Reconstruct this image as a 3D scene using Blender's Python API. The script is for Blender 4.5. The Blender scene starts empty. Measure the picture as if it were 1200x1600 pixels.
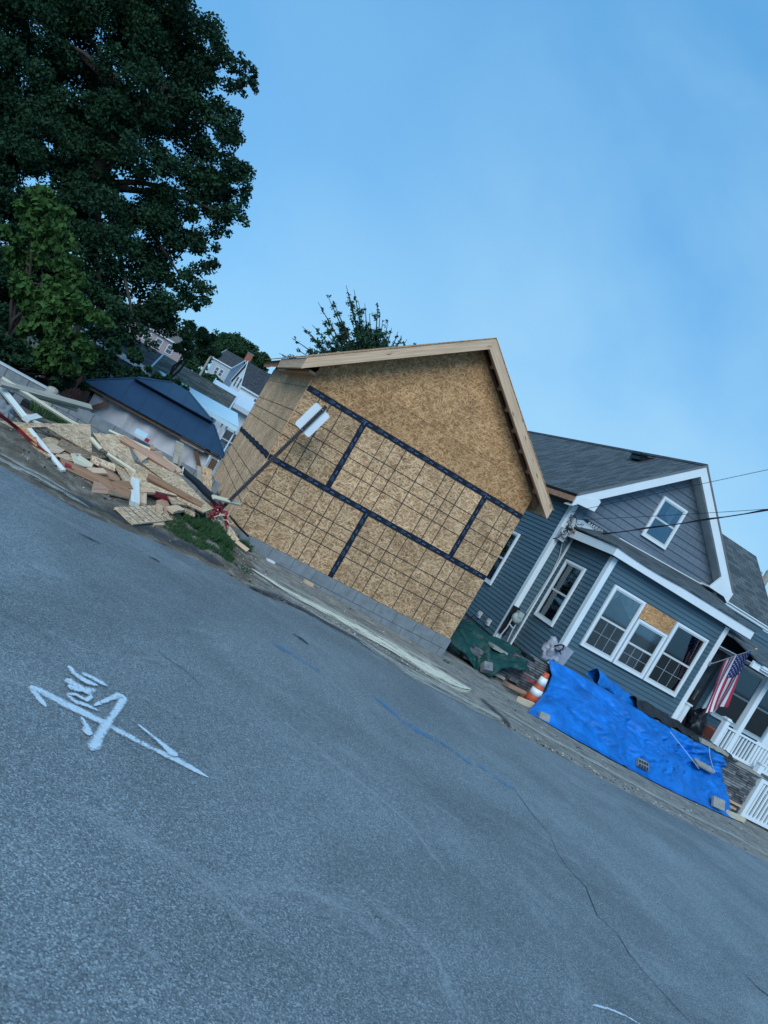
import bpy, bmesh, math, random
import numpy as np
from mathutils import Vector, Matrix, noise
random.seed(7); NR = np.random.default_rng(11)
rad = math.radians
S = bpy.context.scene; COL = S.collection

# ------------------------------------------------------------------ camera
F_, CX, CY, CZ, YAW, PIT, ROL = 1168.3, -1.7908, -11.5442, 1.7399, .32305, -.032035, .52581
def cam_axes():
    cy, sy = math.cos(YAW), math.sin(YAW); cp, sp = math.cos(PIT), math.sin(PIT)
    f = Vector((sy*cp, cy*cp, sp)); r0 = Vector((cy, -sy, 0)); u0 = r0.cross(f)
    cr, sr = math.cos(ROL), math.sin(ROL)
    return cr*r0 + sr*u0, -sr*r0 + cr*u0, f
AR, AU, AF = cam_axes()
cam = bpy.data.cameras.new('camera'); co = bpy.data.objects.new('camera', cam); COL.objects.link(co)
m = Matrix((AR, AU, -AF)).transposed().to_4x4(); m.translation = Vector((CX, CY, CZ)); co.matrix_world = m
cam.sensor_fit = 'VERTICAL'; cam.sensor_height = 36; cam.lens = 36*F_/1600; cam.clip_end = 2000; cam.clip_start = .05
S.camera = co
def P(x, y, X=None, Y=None, Z=None, D=None):
    """a point of the place, worked out from where it is seen and its real distance"""
    o = Vector((CX, CY, CZ)); d = AF + (x-600)/F_*AR - (y-800)/F_*AU
    t = D if D is not None else (X-o.x)/d.x if X is not None else (Y-o.y)/d.y if Y is not None else (Z-o.z)/d.z
    return o + t*d

# ------------------------------------------------------------------ sky, sun, exposure
SUN_EL, SUN_AZ = 38, 208       # azimuth measured clockwise from +Y (north)
W = bpy.data.worlds.new('World'); S.world = W; W.use_nodes = True
nt = W.node_tree; nt.nodes.clear()
sky = nt.nodes.new('ShaderNodeTexSky'); sky.sky_type = 'NISHITA'; sky.sun_disc = False
sky.sun_elevation = rad(SUN_EL); sky.sun_rotation = rad(SUN_AZ); sky.air_density = 1.0; sky.dust_density = 0.4; sky.ozone_density = 3.0; sky.altitude = 50
tc = nt.nodes.new('ShaderNodeTexCoord'); mp = nt.nodes.new('ShaderNodeMapping')
mp.inputs['Rotation'].default_value = (.5, .5, .9); mp.inputs['Scale'].default_value = (1.0, 1.9, 1.5); mp.inputs['Location'].default_value = (.35, .1, .2)
n1 = nt.nodes.new('ShaderNodeTexNoise'); n1.inputs['Scale'].default_value = 1.1; n1.inputs['Detail'].default_value = 6; n1.inputs['Distortion'].default_value = .25
n1.inputs['Roughness'].default_value = .5
cr = nt.nodes.new('ShaderNodeMapRange'); cr.inputs['From Min'].default_value = .40; cr.inputs['From Max'].default_value = .70
cr.inputs['To Min'].default_value = 0; cr.inputs['To Max'].default_value = .62; cr.interpolation_type = 'SMOOTHSTEP'
mx = nt.nodes.new('ShaderNodeMix'); mx.data_type = 'RGBA'
tint = nt.nodes.new('ShaderNodeMix'); tint.data_type = 'RGBA'; tint.blend_type = 'MULTIPLY'; tint.inputs[0].default_value = 1
tint.inputs[7].default_value = (.60, .85, 1.0, 1)
flat = nt.nodes.new('ShaderNodeMix'); flat.data_type = 'RGBA'; flat.inputs[0].default_value = .62; flat.inputs[7].default_value = (.98, 3.85, 7.6, 1)
bg = nt.nodes.new('ShaderNodeBackground'); bg.inputs['Strength'].default_value = .13
out = nt.nodes.new('ShaderNodeOutputWorld'); L = nt.links.new
L(tc.outputs['Generated'], mp.inputs[0]); L(mp.outputs[0], n1.inputs[0]); L(n1.outputs[0], cr.inputs[0]); 
dt_ = nt.nodes.new('ShaderNodeVectorMath'); dt_.operation = 'DOT_PRODUCT'; nz_ = nt.nodes.new('ShaderNodeVectorMath'); nz_.operation = 'NORMALIZE'
dd_ = (AF + 600/F_*AR + 150/F_*AU).normalized(); dt_.inputs[1].default_value = dd_; L(tc.outputs['Generated'], nz_.inputs[0]); L(nz_.outputs[0], dt_.inputs[0])
mk_ = nt.nodes.new('ShaderNodeMapRange'); mk_.interpolation_type = 'SMOOTHSTEP'
for k_, v_ in zip(('From Min', 'From Max', 'To Min', 'To Max'), (.84, 1.0, .42, 1.5)): mk_.inputs[k_].default_value = v_
d2_ = nt.nodes.new('ShaderNodeVectorMath'); d2_.operation = 'DOT_PRODUCT'; d2_.inputs[1].default_value = (AF + (430-600)/F_*AR + 290/F_*AU).normalized(); L(nz_.outputs[0], d2_.inputs[0])
m2_ = nt.nodes.new('ShaderNodeMapRange'); m2_.interpolation_type = 'SMOOTHSTEP'
for k_, v_ in zip(('From Min', 'From Max', 'To Min', 'To Max'), (.975, 1.0, 0, .5)): m2_.inputs[k_].default_value = v_
L(d2_.outputs['Value'], m2_.inputs[0]); ma_ = nt.nodes.new('ShaderNodeMath'); ma_.operation = 'ADD'
mm_ = nt.nodes.new('ShaderNodeMath'); mm_.operation = 'MULTIPLY'; mm_.use_clamp = True; L(dt_.outputs['Value'], mk_.inputs[0]); L(mk_.outputs[0], ma_.inputs[0]); L(m2_.outputs[0], ma_.inputs[1]); L(ma_.outputs[0], mm_.inputs[0]); L(cr.outputs[0], mm_.inputs[1]); L(mm_.outputs[0], mx.inputs[0])
L(sky.outputs[0], tint.inputs[6]); L(tint.outputs[2], flat.inputs[6]); L(flat.outputs[2], mx.inputs[6]); mx.inputs[7].default_value = (3.0, 5.4, 7.4, 1)
L(mx.outputs[2], bg.inputs[0]); L(bg.outputs[0], out.inputs[0])
sun = bpy.data.lights.new('sun', 'SUN'); sun.energy = 2.7; sun.angle = rad(35); sun.color = (.84, .94, 1.0)
so = bpy.data.objects.new('sun', sun); COL.objects.link(so)
az, el = rad(SUN_AZ), rad(SUN_EL)
so.rotation_euler = Vector((-math.sin(az)*math.cos(el), -math.cos(az)*math.cos(el), -math.sin(el))).to_track_quat('-Z', 'Y').to_euler()
S.view_settings.view_transform = 'Standard'; S.view_settings.look = 'None'; S.view_settings.gamma = 1
S.view_settings.use_curve_mapping = False; S.view_settings.exposure = 0.0

# ------------------------------------------------------------------ material helpers
class NT:
    def __init__(s, name):
        s.m = bpy.data.materials.new(name); s.m.use_nodes = True; s.t = s.m.node_tree; s.t.nodes.clear()
        s.o = s.n('OutputMaterial'); s.b = s.n('BsdfPrincipled'); s.l(s.b, 0, s.o, 0)
    def n(s, t, **k):
        x = s.t.nodes.new('ShaderNode'+t)
        for a, v in k.items():
            if a.startswith('i_'):
                key = a[2:].replace('_', ' ')
                x.inputs[key].default_value = v
            else: setattr(x, a, v)
        return x
    def l(s, a, i, b, j): s.t.links.new(a.outputs[i], b.inputs[j])
    def uv(s, scale=(1, 1, 1), rot=0, rand=True):
        u = s.n('UVMap'); mp = s.n('Mapping'); mp.inputs['Scale'].default_value = scale; mp.inputs['Rotation'].default_value = (0, 0, rot)
        if rand:
            oi = s.n('ObjectInfo'); mm = s.n('Math', operation='MULTIPLY'); mm.inputs[1].default_value = 37.0
            s.l(oi, 'Random', mm, 0); va = s.n('VectorMath', operation='ADD'); cx = s.n('CombineXYZ'); s.l(mm, 0, cx, 0); s.l(mm, 0, cx, 1)
            s.l(u, 0, va, 0); s.l(cx, 0, va, 1); s.l(va, 0, mp, 0)
        else: s.l(u, 0, mp, 0)
        return mp
    def noise(s, vec, scale, detail=4, rough=.55, dist=0):
        x = s.n('TexNoise'); x.inputs['Scale'].default_value = scale; x.inputs['Detail'].default_value = detail
        x.inputs['Roughness'].default_value = rough; x.inputs['Distortion'].default_value = dist
        if vec is not None: s.l(vec, 0, x, 0)
        return x
    def ramp(s, src, i, stops):
        r = s.n('ValToRGB'); e = r.color_ramp.elements
        while len(e) < len(stops): e.new(.5)
        for k, (p, c) in enumerate(stops):
            e[k].position = p; e[k].color = (*c, 1) if len(c) == 3 else c
        s.l(src, i, r, 0); return r
    def rng(s, src, i, a, b, c=0, d=1):
        r = s.n('MapRange'); 
        for k, v in zip(('From Min', 'From Max', 'To Min', 'To Max'), (a, b, c, d)): r.inputs[k].default_value = v
        s.l(src, i, r, 0); return r
    def mix(s, fac, a, b, mode='MIX', f=None):
        x = s.n('Mix', data_type='RGBA', blend_type=mode)
        if fac is not None: s.l(fac[0], fac[1], x, 0)
        if f is not None: x.inputs[0].default_value = f
        for v, k in ((a, 6), (b, 7)):
            if isinstance(v, tuple) and not hasattr(v[0], 'outputs'): x.inputs[k].default_value = (*v, 1)
            else: s.l(v[0], v[1], x, k)
        return x
    def math(s, op, a, b=None):
        x = s.n('Math', operation=op)
        for k, v in enumerate((a, b)):
            if v is None: continue
            if isinstance(v, (int, float)): x.inputs[k].default_value = v
            else: s.l(v[0], v[1], x, k)
        return x
    def bump(s, src, i, strength=.3, dist=.01):
        b = s.n('Bump'); b.inputs['Strength'].default_value = strength; b.inputs['Distance'].default_value = dist
        s.l(src, i, b, 'Height'); s.l(b, 0, s.b, 'Normal'); return b
    def set(s, **k):
        for a, v in k.items(): s.b.inputs[a.replace('_', ' ')].default_value = v
        return s
def basic(name, col, rough=.6, var=.12, scale=6, bump=.0, metallic=0, coord='Object', spec=.4):
    s = NT(name); t = s.n('TexCoord'); n = s.noise(None, scale, 5); s.t.links.new(t.outputs[coord], n.inputs[0])
    c0 = tuple(max(0, c*(1-var)) for c in col); c1 = tuple(min(1, c*(1+var)) for c in col)
    r = s.ramp(n, 0, [(.3, c0), (.7, c1)]); s.l(r, 0, s.b, 'Base Color')
    s.set(Roughness=rough, Metallic=metallic, Specular_IOR_Level=spec)
    if bump:
        n2 = s.noise(None, scale*8, 4); s.t.links.new(t.outputs[coord], n2.inputs[0]); s.bump(n2, 0, bump, .01)
    return s.m

def osb(name, dark, mid, light, warm=0.):
    s = NT(name); layers = []
    for k, (ang, sc, of) in enumerate(((.25, (14, 78, 1), 0), (1.25, (12, 70, 1), 3.3), (2.2, (15, 84, 1), 7.1), (2.95, (11, 64, 1), 5.2))):
        mp = s.uv(); mp2 = s.n('Mapping'); mp2.inputs['Rotation'].default_value = (0, 0, ang); mp2.inputs['Location'].default_value = (of, of, 0); s.l(mp, 0, mp2, 0)
        wn = s.noise(mp2, 4, 2); mv = s.mix(None, (mp2, 0), (wn, 1), 'LINEAR_LIGHT', .025)
        mp3 = s.n('Mapping'); mp3.inputs['Scale'].default_value = sc; s.l(mv, 2, mp3, 0)
        v = s.n('TexVoronoi'); v.inputs['Scale'].default_value = 1; s.l(mp3, 0, v, 0)
        sp = s.n('SeparateColor'); s.l(v, 'Color', sp, 0); layers.append(sp)
    m1 = s.math('MAXIMUM', (layers[0], 0), (layers[1], 0)); m2 = s.math('MAXIMUM', (layers[2], 0), (layers[3], 0)); mm = s.math('MAXIMUM', (m1, 0), (m2, 0))
    # tone comes from another channel of the winning strand
    hue = s.math('GREATER_THAN', (m1, 0), (m2, 0)); g1 = s.math('MULTIPLY', (layers[0], 1), (layers[1], 1)); 
    tone = s.mix((hue, 0), (layers[2], 1), (layers[0], 1)); 
    a = s.math('POWER', (mm, 0), 5.0); b = s.math('MULTIPLY', (tone, 2), .55); c = s.math('MULTIPLY', (a, 0), .5); d = s.math('ADD', (b, 0), (c, 0))
    r = s.ramp(d, 0, [(.05, dark), (.40, mid), (.80, light)])
    big = s.noise(s.uv((1, 1, 1)), 1.7, 3); rr = s.rng(big, 0, .3, .7, .82, 1.15)
    cm = s.n('CombineColor'); [s.l(rr, 0, cm, i) for i in range(3)]
    oi2 = s.n('ObjectInfo'); rr2 = s.rng(oi2, 'Random', 0, 1, .86, 1.10); cm2 = s.n('CombineColor'); [s.l(rr2, 0, cm2, i) for i in range(3)]; oo = s.mix(None, (r, 0), (cm2, 0), 'MULTIPLY', 1.0)
    o = s.mix(None, (oo, 2), (cm, 0), 'MULTIPLY', 1.0); s.l(o, 2, s.b, 'Base Color'); s.bump(mm, 0, .5, .004); s.set(Roughness=.75, Specular_IOR_Level=.2)
    return s.m
def wood(name, c0, c1, knots=True, rough=.7):
    s = NT(name); mp = s.uv((1.2, 26, 1)); n = s.noise(mp, 1.6, 5, .6, .6); r = s.ramp(n, 0, [(.3, c0), (.65, c1)])
    if knots:
        v = s.n('TexVoronoi'); v.inputs['Scale'].default_value = 1; v.inputs['Randomness'].default_value = 1; s.l(s.uv((2.6, 9, 1)), 0, v, 0)
        k = s.rng(v, 0, .05, .16, 1, 0); o = s.mix((k, 0), (r, 0), tuple(x*.35 for x in c0)); s.l(o, 2, s.b, 'Base Color')
    else: s.l(r, 0, s.b, 'Base Color')
    s.bump(n, 0, .15, .004); s.set(Roughness=rough, Specular_IOR_Level=.25); return s.m

M = {}
M['osb'] = osb('sheathing board', (.175, .095, .042), (.405, .232, .115), (.70, .46, .27))
M['osb_warm'] = osb('gable board', (.18, .082, .034), (.385, .195, .084), (.62, .365, .175))
M['osb_side_lit'] = osb('side board', (.34, .17, .085), (.66, .38, .20), (.85, .58, .36))  # same strand board, colour raised to paint in light on the side walls
M['osb_old'] = osb('weathered board', (.19, .12, .07), (.43, .29, .175), (.66, .48, .31))
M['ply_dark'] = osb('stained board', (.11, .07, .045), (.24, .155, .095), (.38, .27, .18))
M['pine'] = wood('framing lumber', (.46, .29, .175), (.66, .46, .31))
M['pine_red'] = wood('reddish lumber', (.30, .16, .10), (.48, .29, .19))
M['pine_pale'] = wood('pale lumber', (.50, .42, .29), (.68, .59, .43), False)
M['wood_brown'] = wood('brown plank', (.20, .10, .055), (.33, .18, .10))
M['wood_grey'] = wood('grey weathered wood', (.22, .20, .16), (.38, .35, .29), False)
M['white_wood'] = wood('white painted wood', (.50, .52, .48), (.66, .67, .62), False)
M['line'] = basic('printed line', (.045, .035, .028), .8)
M['tape'] = basic('black flashing tape', (.010, .014, .024), .55, .25, 12, spec=.2)
M['tape_mark'] = basic('tape print', (.07, .12, .22), .6, spec=.2)
M['trim'] = basic('white vinyl trim', (.70, .75, .77), .42, .035, 3)
M['trim_dirty'] = basic('dull trim', (.50, .51, .50), .5, .15, 4)
M['bronze'] = basic('drip edge', (.16, .16, .16), .5)
M['copper'] = basic('raw wood edge', (.42, .22, .13), .7, .25, 9)
def siding_mat(name, c, v=.12):
    s = NT(name); t = s.n('TexCoord'); mp = s.n('Mapping'); mp.inputs['Scale'].default_value = (.6, .6, 9.84); s.l(t, 3, mp, 0)
    n = s.noise(mp, 1.0, 2); r = s.ramp(n, 0, [(.35, tuple(x*(1-v) for x in c)), (.65, tuple(x*(1+v) for x in c))]); s.l(r, 0, s.b, 'Base Color')
    g = s.noise(None, 60, 3); s.l(t, 3, g, 0); s.bump(g, 0, .12, .004); s.set(Roughness=.5, Specular_IOR_Level=.4); return s.m
M['siding'] = siding_mat('slate blue clapboard', (.066, .118, .150))
M['shake'] = siding_mat('grey blue shingle siding', (.125, .155, .19), .16)
M['siding_grey'] = siding_mat('far grey siding', (.34, .37, .40)); M['siding_white'] = siding_mat('white siding', (.70, .74, .76), .05)
M['siding_far_blue'] = siding_mat('far blue siding', (.16, .22, .29))
def shingles(name, c, sc=(1, 1, 1), var=.35):
    s = NT(name); mp = s.uv(sc, 0, False); b = s.n('TexBrick'); s.l(mp, 0, b, 0)
    b.inputs['Scale'].default_value = 1; b.inputs['Brick Width'].default_value = .30; b.inputs['Row Height'].default_value = .12
    b.inputs['Mortar Size'].default_value = .007; b.inputs['Mortar Smooth'].default_value = .3
    b.inputs['Color1'].default_value = (*[x*(1-var) for x in c], 1); b.inputs['Color2'].default_value = (*[x*(1+var) for x in c], 1); b.inputs['Mortar'].default_value = (*[x*.3 for x in c], 1)
    n = s.noise(mp, 90, 3); o = s.mix(None, (b, 0), s_ramp(s, n, .65, 1.35), 'MULTIPLY', 1)
    s.l(o, 2, s.b, 'Base Color'); iv = s.math('SUBTRACT', 1.0, (b, 1)); s.bump(iv, 0, .6, .01); s.set(Roughness=.9, Specular_IOR_Level=.2); return s.m
def s_ramp(s, n, a, b):
    r = s.rng(n, 0, .3, .7, a, b); cm = s.n('CombineColor'); [s.l(r, 0, cm, i) for i in range(3)]; return (cm, 0)
M['shingle'] = shingles('asphalt shingle roof', (.085, .10, .105)); M['shingle_brown'] = shingles('brown shingle roof', (.15, .14, .12)); M['shingle_dark'] = shingles('dark shingle roof', (.05, .055, .062))
M['navy'] = basic('dark navy metal roof', (.018, .042, .085), .38, .12, 2)
M['curtain'] = basic('pale canopy cloth', (.50, .50, .53), .85, .18, 2.2)
M['brownwood'] = basic('cedar post', (.13, .07, .04), .6, .2, 5)  # tone lowered so the colour carries the shade under the gazebo roof
M['fence'] = basic('dark red brown fence', (.09, .04, .035), .7, .25, 5)
M['awning'] = basic('pale blue awning', (.50, .72, .82), .5, .05, 1)
M['concrete'] = basic('concrete block', (.185, .205, .215), .9, .18, 9, .35); M['mortar'] = basic('mortar', (.09, .10, .10), .95)
M['foundation'] = basic('poured foundation', (.17, .17, .165), .9, .2, 4, .3)
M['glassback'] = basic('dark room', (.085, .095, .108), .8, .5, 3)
M['cloth_w'] = basic('curtain cloth', (.42, .44, .44), .9, .25, 8)
M['grid'] = basic('window grille', (.28, .31, .33), .5); M['vinyl'] = basic('window sash', (.52, .55, .54), .45, .06)
M['black'] = basic('black plastic', (.012, .014, .018), .35, .3, 14); M['rubber'] = basic('black rubber', (.01, .012, .014), .5)
M['steel_brown'] = basic('rusted channel post', (.045, .032, .030), .6, .4, 20); M['steel'] = basic('galvanised steel', (.30, .32, .33), .45, .15, 8, metallic=.5)
M['sign'] = basic('bare aluminium sign back', (.66, .70, .72), .5, .05, 3)
M['red'] = basic('red webbing', (.28, .02, .035), .65, .25, 20); M['orange'] = basic('orange cone plastic', (.50, .09, .04), .5, .12, 10); M['reflect'] = basic('white reflective band', (.72, .74, .74), .4, .1, 20)
M['meter'] = basic('gas meter grey green', (.34, .40, .38), .5, .1, 5); M['wrap'] = basic('silver house wrap', (.50, .56, .60), .4, .14, 6); M['pinkwall'] = basic('faded pink siding', (.34, .26, .26), .8); M['pipe'] = basic('grey conduit', (.42, .45, .46), .45)
M['cable'] = basic('black cable', (.012, .014, .018), .5)
M['bark'] = basic('bark', (.045, .035, .028), .95, .35, 12, .6)
M['brick'] = basic('old chimney brick', (.30, .11, .07), .9, .3, 20)
M['stone'] = basic('grey ledger stone', (.125, .13, .135), .85, .45, 7, .5); M['stone_b'] = basic('darker ledger stone', (.075, .08, .085), .85, .4, 9, .5); M['stone_c'] = basic('pale ledger stone', (.19, .195, .20), .85, .35, 8, .5); M['capstone'] = basic('limestone cap', (.30, .29, .25), .85, .2, 9, .3)
M['paver'] = basic('grey paver', (.28, .27, .24), .9, .2, 14, .4)
M['navy_cloth'] = basic('flag blue', (.018, .03, .13), .8, .1); M['flag_red'] = basic('flag red', (.38, .03, .06), .8, .1); M['flag_white'] = basic('flag white', (.66, .66, .68), .8, .05)
M['brass'] = basic('pole tip', (.45, .36, .22), .4); M['door'] = basic('dark brown door', (.028, .018, .016), .5, .3)
M['bag'] = basic('pale plastic sack', (.30, .31, .35), .45, .2, 7, .3); M['rust'] = basic('clay red pot', (.20, .07, .05), .7)
def tarp_mat(name, c, v=.3):
    s = NT(name); t = s.n('TexCoord'); n = s.noise(None, 3.2, 7, .65, .6); s.l(t, 3, n, 0)
    r = s.ramp(n, 0, [(.3, tuple(x*(1-v) for x in c)), (.7, tuple(min(1, x*(1+v)) for x in c))]); s.l(r, 0, s.b, 'Base Color')
    n2 = s.noise(None, 5, 7, .55, 1.6); s.l(t, 3, n2, 0); s.bump(n2, 0, .45, .05); s.set(Roughness=.5, Specular_IOR_Level=.25); return s.m
M['tarp'] = tarp_mat('blue tarpaulin', (.006, .140, .47), .38); M['tarp_green'] = tarp_mat('green tarpaulin', (.009, .050, .044)); M['tarp_black'] = tarp_mat('black landscape cloth', (.02, .024, .028), .5)
def leaf_mat(name, c0, c1, trans=.25):
    s = NT(name); t = s.n('TexCoord'); n = s.noise(None, .9, 4); s.l(t, 3, n, 0); n2 = s.noise(None, 9, 3); s.l(t, 3, n2, 0)
    a = s.math('ADD', (n, 0), (n2, 0)); r = s.ramp(s.math('MULTIPLY', (a, 0), .5), 0, [(.36, c0), (.64, c1)]); s.l(r, 0, s.b, 'Base Color')
    s.set(Roughness=.8, Specular_IOR_Level=.10)
    tr = s.n('BsdfTranslucent'); s.l(r, 0, tr, 0); ms = s.n('MixShader'); ms.inputs[0].default_value = trans
    s.l(s.b, 0, ms, 1); s.l(tr, 0, ms, 2); s.l(ms, 0, s.o, 0); return s.m
M['leaf_dark'] = leaf_mat('dark maple leaves', (.010, .030, .018), (.026, .068, .030), .14)
M['leaf_mid'] = leaf_mat('mid green leaves', (.025, .060, .030), (.045, .10, .042))
M['leaf_bright'] = leaf_mat('large bright leaves', (.028, .068, .020), (.064, .135, .036), .22)
M['leaf_spike'] = leaf_mat('small dark leaves', (.022, .065, .04), (.04, .10, .05)); M['grassm'] = leaf_mat('grass blades', (.030, .080, .032), (.075, .135, .055), .3)
def glass():
    s = NT('window glass'); s.t.nodes.remove(s.b); g = s.n('BsdfGlossy'); g.inputs['Roughness'].default_value = .03; g.inputs['Color'].default_value = (.75, .8, .85, 1)
    t = s.n('BsdfTransparent'); t.inputs[0].default_value = (.75, .8, .82, 1); fr = s.n('Fresnel'); fr.inputs[0].default_value = 1.55
    ad = s.math('ADD', (fr, 0), .09); ms = s.n('MixShader'); s.l(ad, 0, ms, 0); s.l(t, 0, ms, 1); s.l(g, 0, ms, 2); s.l(ms, 0, s.o, 0); return s.m
M['glass'] = glass()
def asphalt():
    s = NT('worn asphalt'); t = s.n('TexCoord'); g = s.noise(None, 105, 3, .85); s.l(t, 3, g, 0); v = s.n('TexVoronoi'); v.inputs['Scale'].default_value = 150; s.l(t, 3, v, 0)
    sv = s.n('SeparateColor'); s.l(v, 'Color', sv, 0); gm = s.math('ADD', (s.math('MULTIPLY', (g, 0), .55), 0), (s.math('MULTIPLY', (sv, 0), .45), 0)); base = s.ramp(gm, 0, [(.24, (.080, .096, .104)), (.46, (.148, .176, .187)), (.64, (.222, .260, .270)), (.82, (.46, .52, .52))])
    big = s.noise(None, .45, 6, .6, .8); s.l(t, 3, big, 0); o = s.mix(None, (base, 0), s_ramp(s, big, .66, 1.16), 'MULTIPLY', 1)
    mp = s.n('Mapping'); mp.inputs['Scale'].default_value = (.25, 2.2, 1); mp.inputs['Rotation'].default_value = (0, 0, -.12); s.l(t, 3, mp, 0); st = s.noise(mp, 1.6, 7, .62, .5)
    k = s.rng(st, 0, .60, .78, 0, .38); o2 = s.mix((k, 0), (o, 2), (.34, .38, .40)); st2 = s.noise(mp, 2.9, 5, .6, .3); k2 = s.rng(st2, 0, .30, .22, 0, .35); o3 = s.mix((k2, 0), (o2, 2), (.045, .05, .055))
    wr = s.noise(None, 1.1, 8, .68, 1.4); s.l(t, 3, wr, 0); kw = s.rng(wr, 0, .56, .72, 0, .42); o4 = s.mix((kw, 0), (o3, 2), (.30, .335, .345)); kd = s.rng(wr, 0, .42, .30, 0, .30); o5 = s.mix((kd, 0), (o4, 2), (.075, .09, .10)); s.l(o5, 2, s.b, 'Base Color'); s.bump(g, 0, .7, .006); s.set(Roughness=.8, Specular_IOR_Level=.35); return s.m
M['asphalt'] = asphalt()
def groundm():
    """dusty broken asphalt apron on the right, brown dirt bank on the left, from world X"""
    s = NT('dusty verge'); t = s.n('TexCoord'); g = s.noise(None, 70, 3, .75); s.l(t, 3, g, 0); g2 = s.noise(None, 5, 7, .65, .4); s.l(t, 3, g2, 0)
    ap = s.ramp(g2, 0, [(.30, (.13, .128, .118)), (.50, (.225, .215, .19)), (.72, (.36, .335, .285))])
    mp = s.n('Mapping'); mp.inputs['Scale'].default_value = (.35, 3.2, 1); mp.inputs['Rotation'].default_value = (0, 0, -.04); s.l(t, 3, mp, 0); st = s.noise(mp, 2.2, 7, .65, .4)
    k = s.rng(st, 0, .52, .68, 0, .7); ap2 = s.mix((k, 0), (ap, 0), (.36, .34, .29)); k3 = s.rng(st, 0, .42, .33, 0, .6); ap3 = s.mix((k3, 0), (ap2, 2), (.07, .075, .08))
    dt = s.ramp(g2, 0, [(.30, (.075, .06, .045)), (.5, (.15, .125, .095)), (.7, (.30, .27, .22))])
    sx = s.n('SeparateXYZ'); s.l(t, 3, sx, 0); wob = s.math('ADD', (sx, 0), (s.math('MULTIPLY', (g2, 0), 1.2), 0)); kx = s.rng(wob, 0, .8, 1.2)
    o = s.mix((kx, 0), (dt, 0), (ap3, 2)); o2 = s.mix(None, (o, 2), s_ramp(s, g, .55, 1.45), 'MULTIPLY', 1); s.l(o2, 2, s.b, 'Base Color')
    s.bump(g, 0, .8, .012); s.set(Roughness=.95, Specular_IOR_Level=.15); return s.m
M['ground'] = groundm()
def paintm(name, col, lo, hi, grain=60, amax=1.0, soft=False, streak=False):
    """sprayed or scattered stuff lying on the road: ragged edge from the ribbon's own v and a noise"""
    s = NT(name); u = s.n('UVMap'); sp = s.n('SeparateXYZ'); s.l(u, 0, sp, 0); e = s.math('ABSOLUTE', (s.math('SUBTRACT', (sp, 1), .5), 0)); ed = s.rng(e, 0, .5, .08, 0, 1)
    t = s.n('TexCoord'); g = s.noise(None, grain, 3, .7); s.l(t, 3, g, 0); b = s.noise(None, 3.5, 5, .65, .4)
    if streak: sm_ = s.n('Mapping'); sm_.inputs['Scale'].default_value = (1.1, 5.5, 1); s.l(u, 0, sm_, 0); s.l(sm_, 0, b, 0); b.inputs['Scale'].default_value = 1.6
    else: s.l(t, 3, b, 0)
    ed2 = s.rng(e, 0, .5, .05, 0, 1); ba = s.rng(b, 0, .34, .64); ga = s.rng(g, 0, .30, .70)
    a = s.math('ADD', (s.math('MULTIPLY', (ba, 0), .75), 0), (s.math('MULTIPLY', (ga, 0), .5), 0)); a2 = s.math('MULTIPLY', (a, 0), (ed2, 0)); al = s.rng(a2, 0, lo, hi, 0, amax)
    cc_ = s.ramp(g, 0, [(.3, tuple(x*.8 for x in col)), (.6, col)]); s.l(cc_, 0, s.b, 'Base Color'); s.set(Roughness=.85); s.l(al, 0, s.b, 'Alpha'); return s.m
M['paint_white'] = paintm('white spray paint', (.60, .71, .77), .14, .46, 70, .92, True); M['paint_blue'] = paintm('blue spray paint', (.06, .25, .46), .30, 1.15, 45, .72, True)
M['sand'] = paintm('pale sand and sawdust', (.74, .71, .56), .16, .52, 45, .95, True, True); M['grit'] = paintm('pale grit', (.50, .49, .42), .34, .80, 60, .75, True, True); M['rubberm'] = paintm('dark stain', (.03, .033, .037), .15, .6, 40, .8); M['darkasp'] = paintm('rough dark asphalt patch', (.05, .058, .065), .12, .60, 60, .75, True); M['scuff'] = paintm('pale scuff', (.44, .48, .50), .30, 1.1, 80, .45, True, True)

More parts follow.
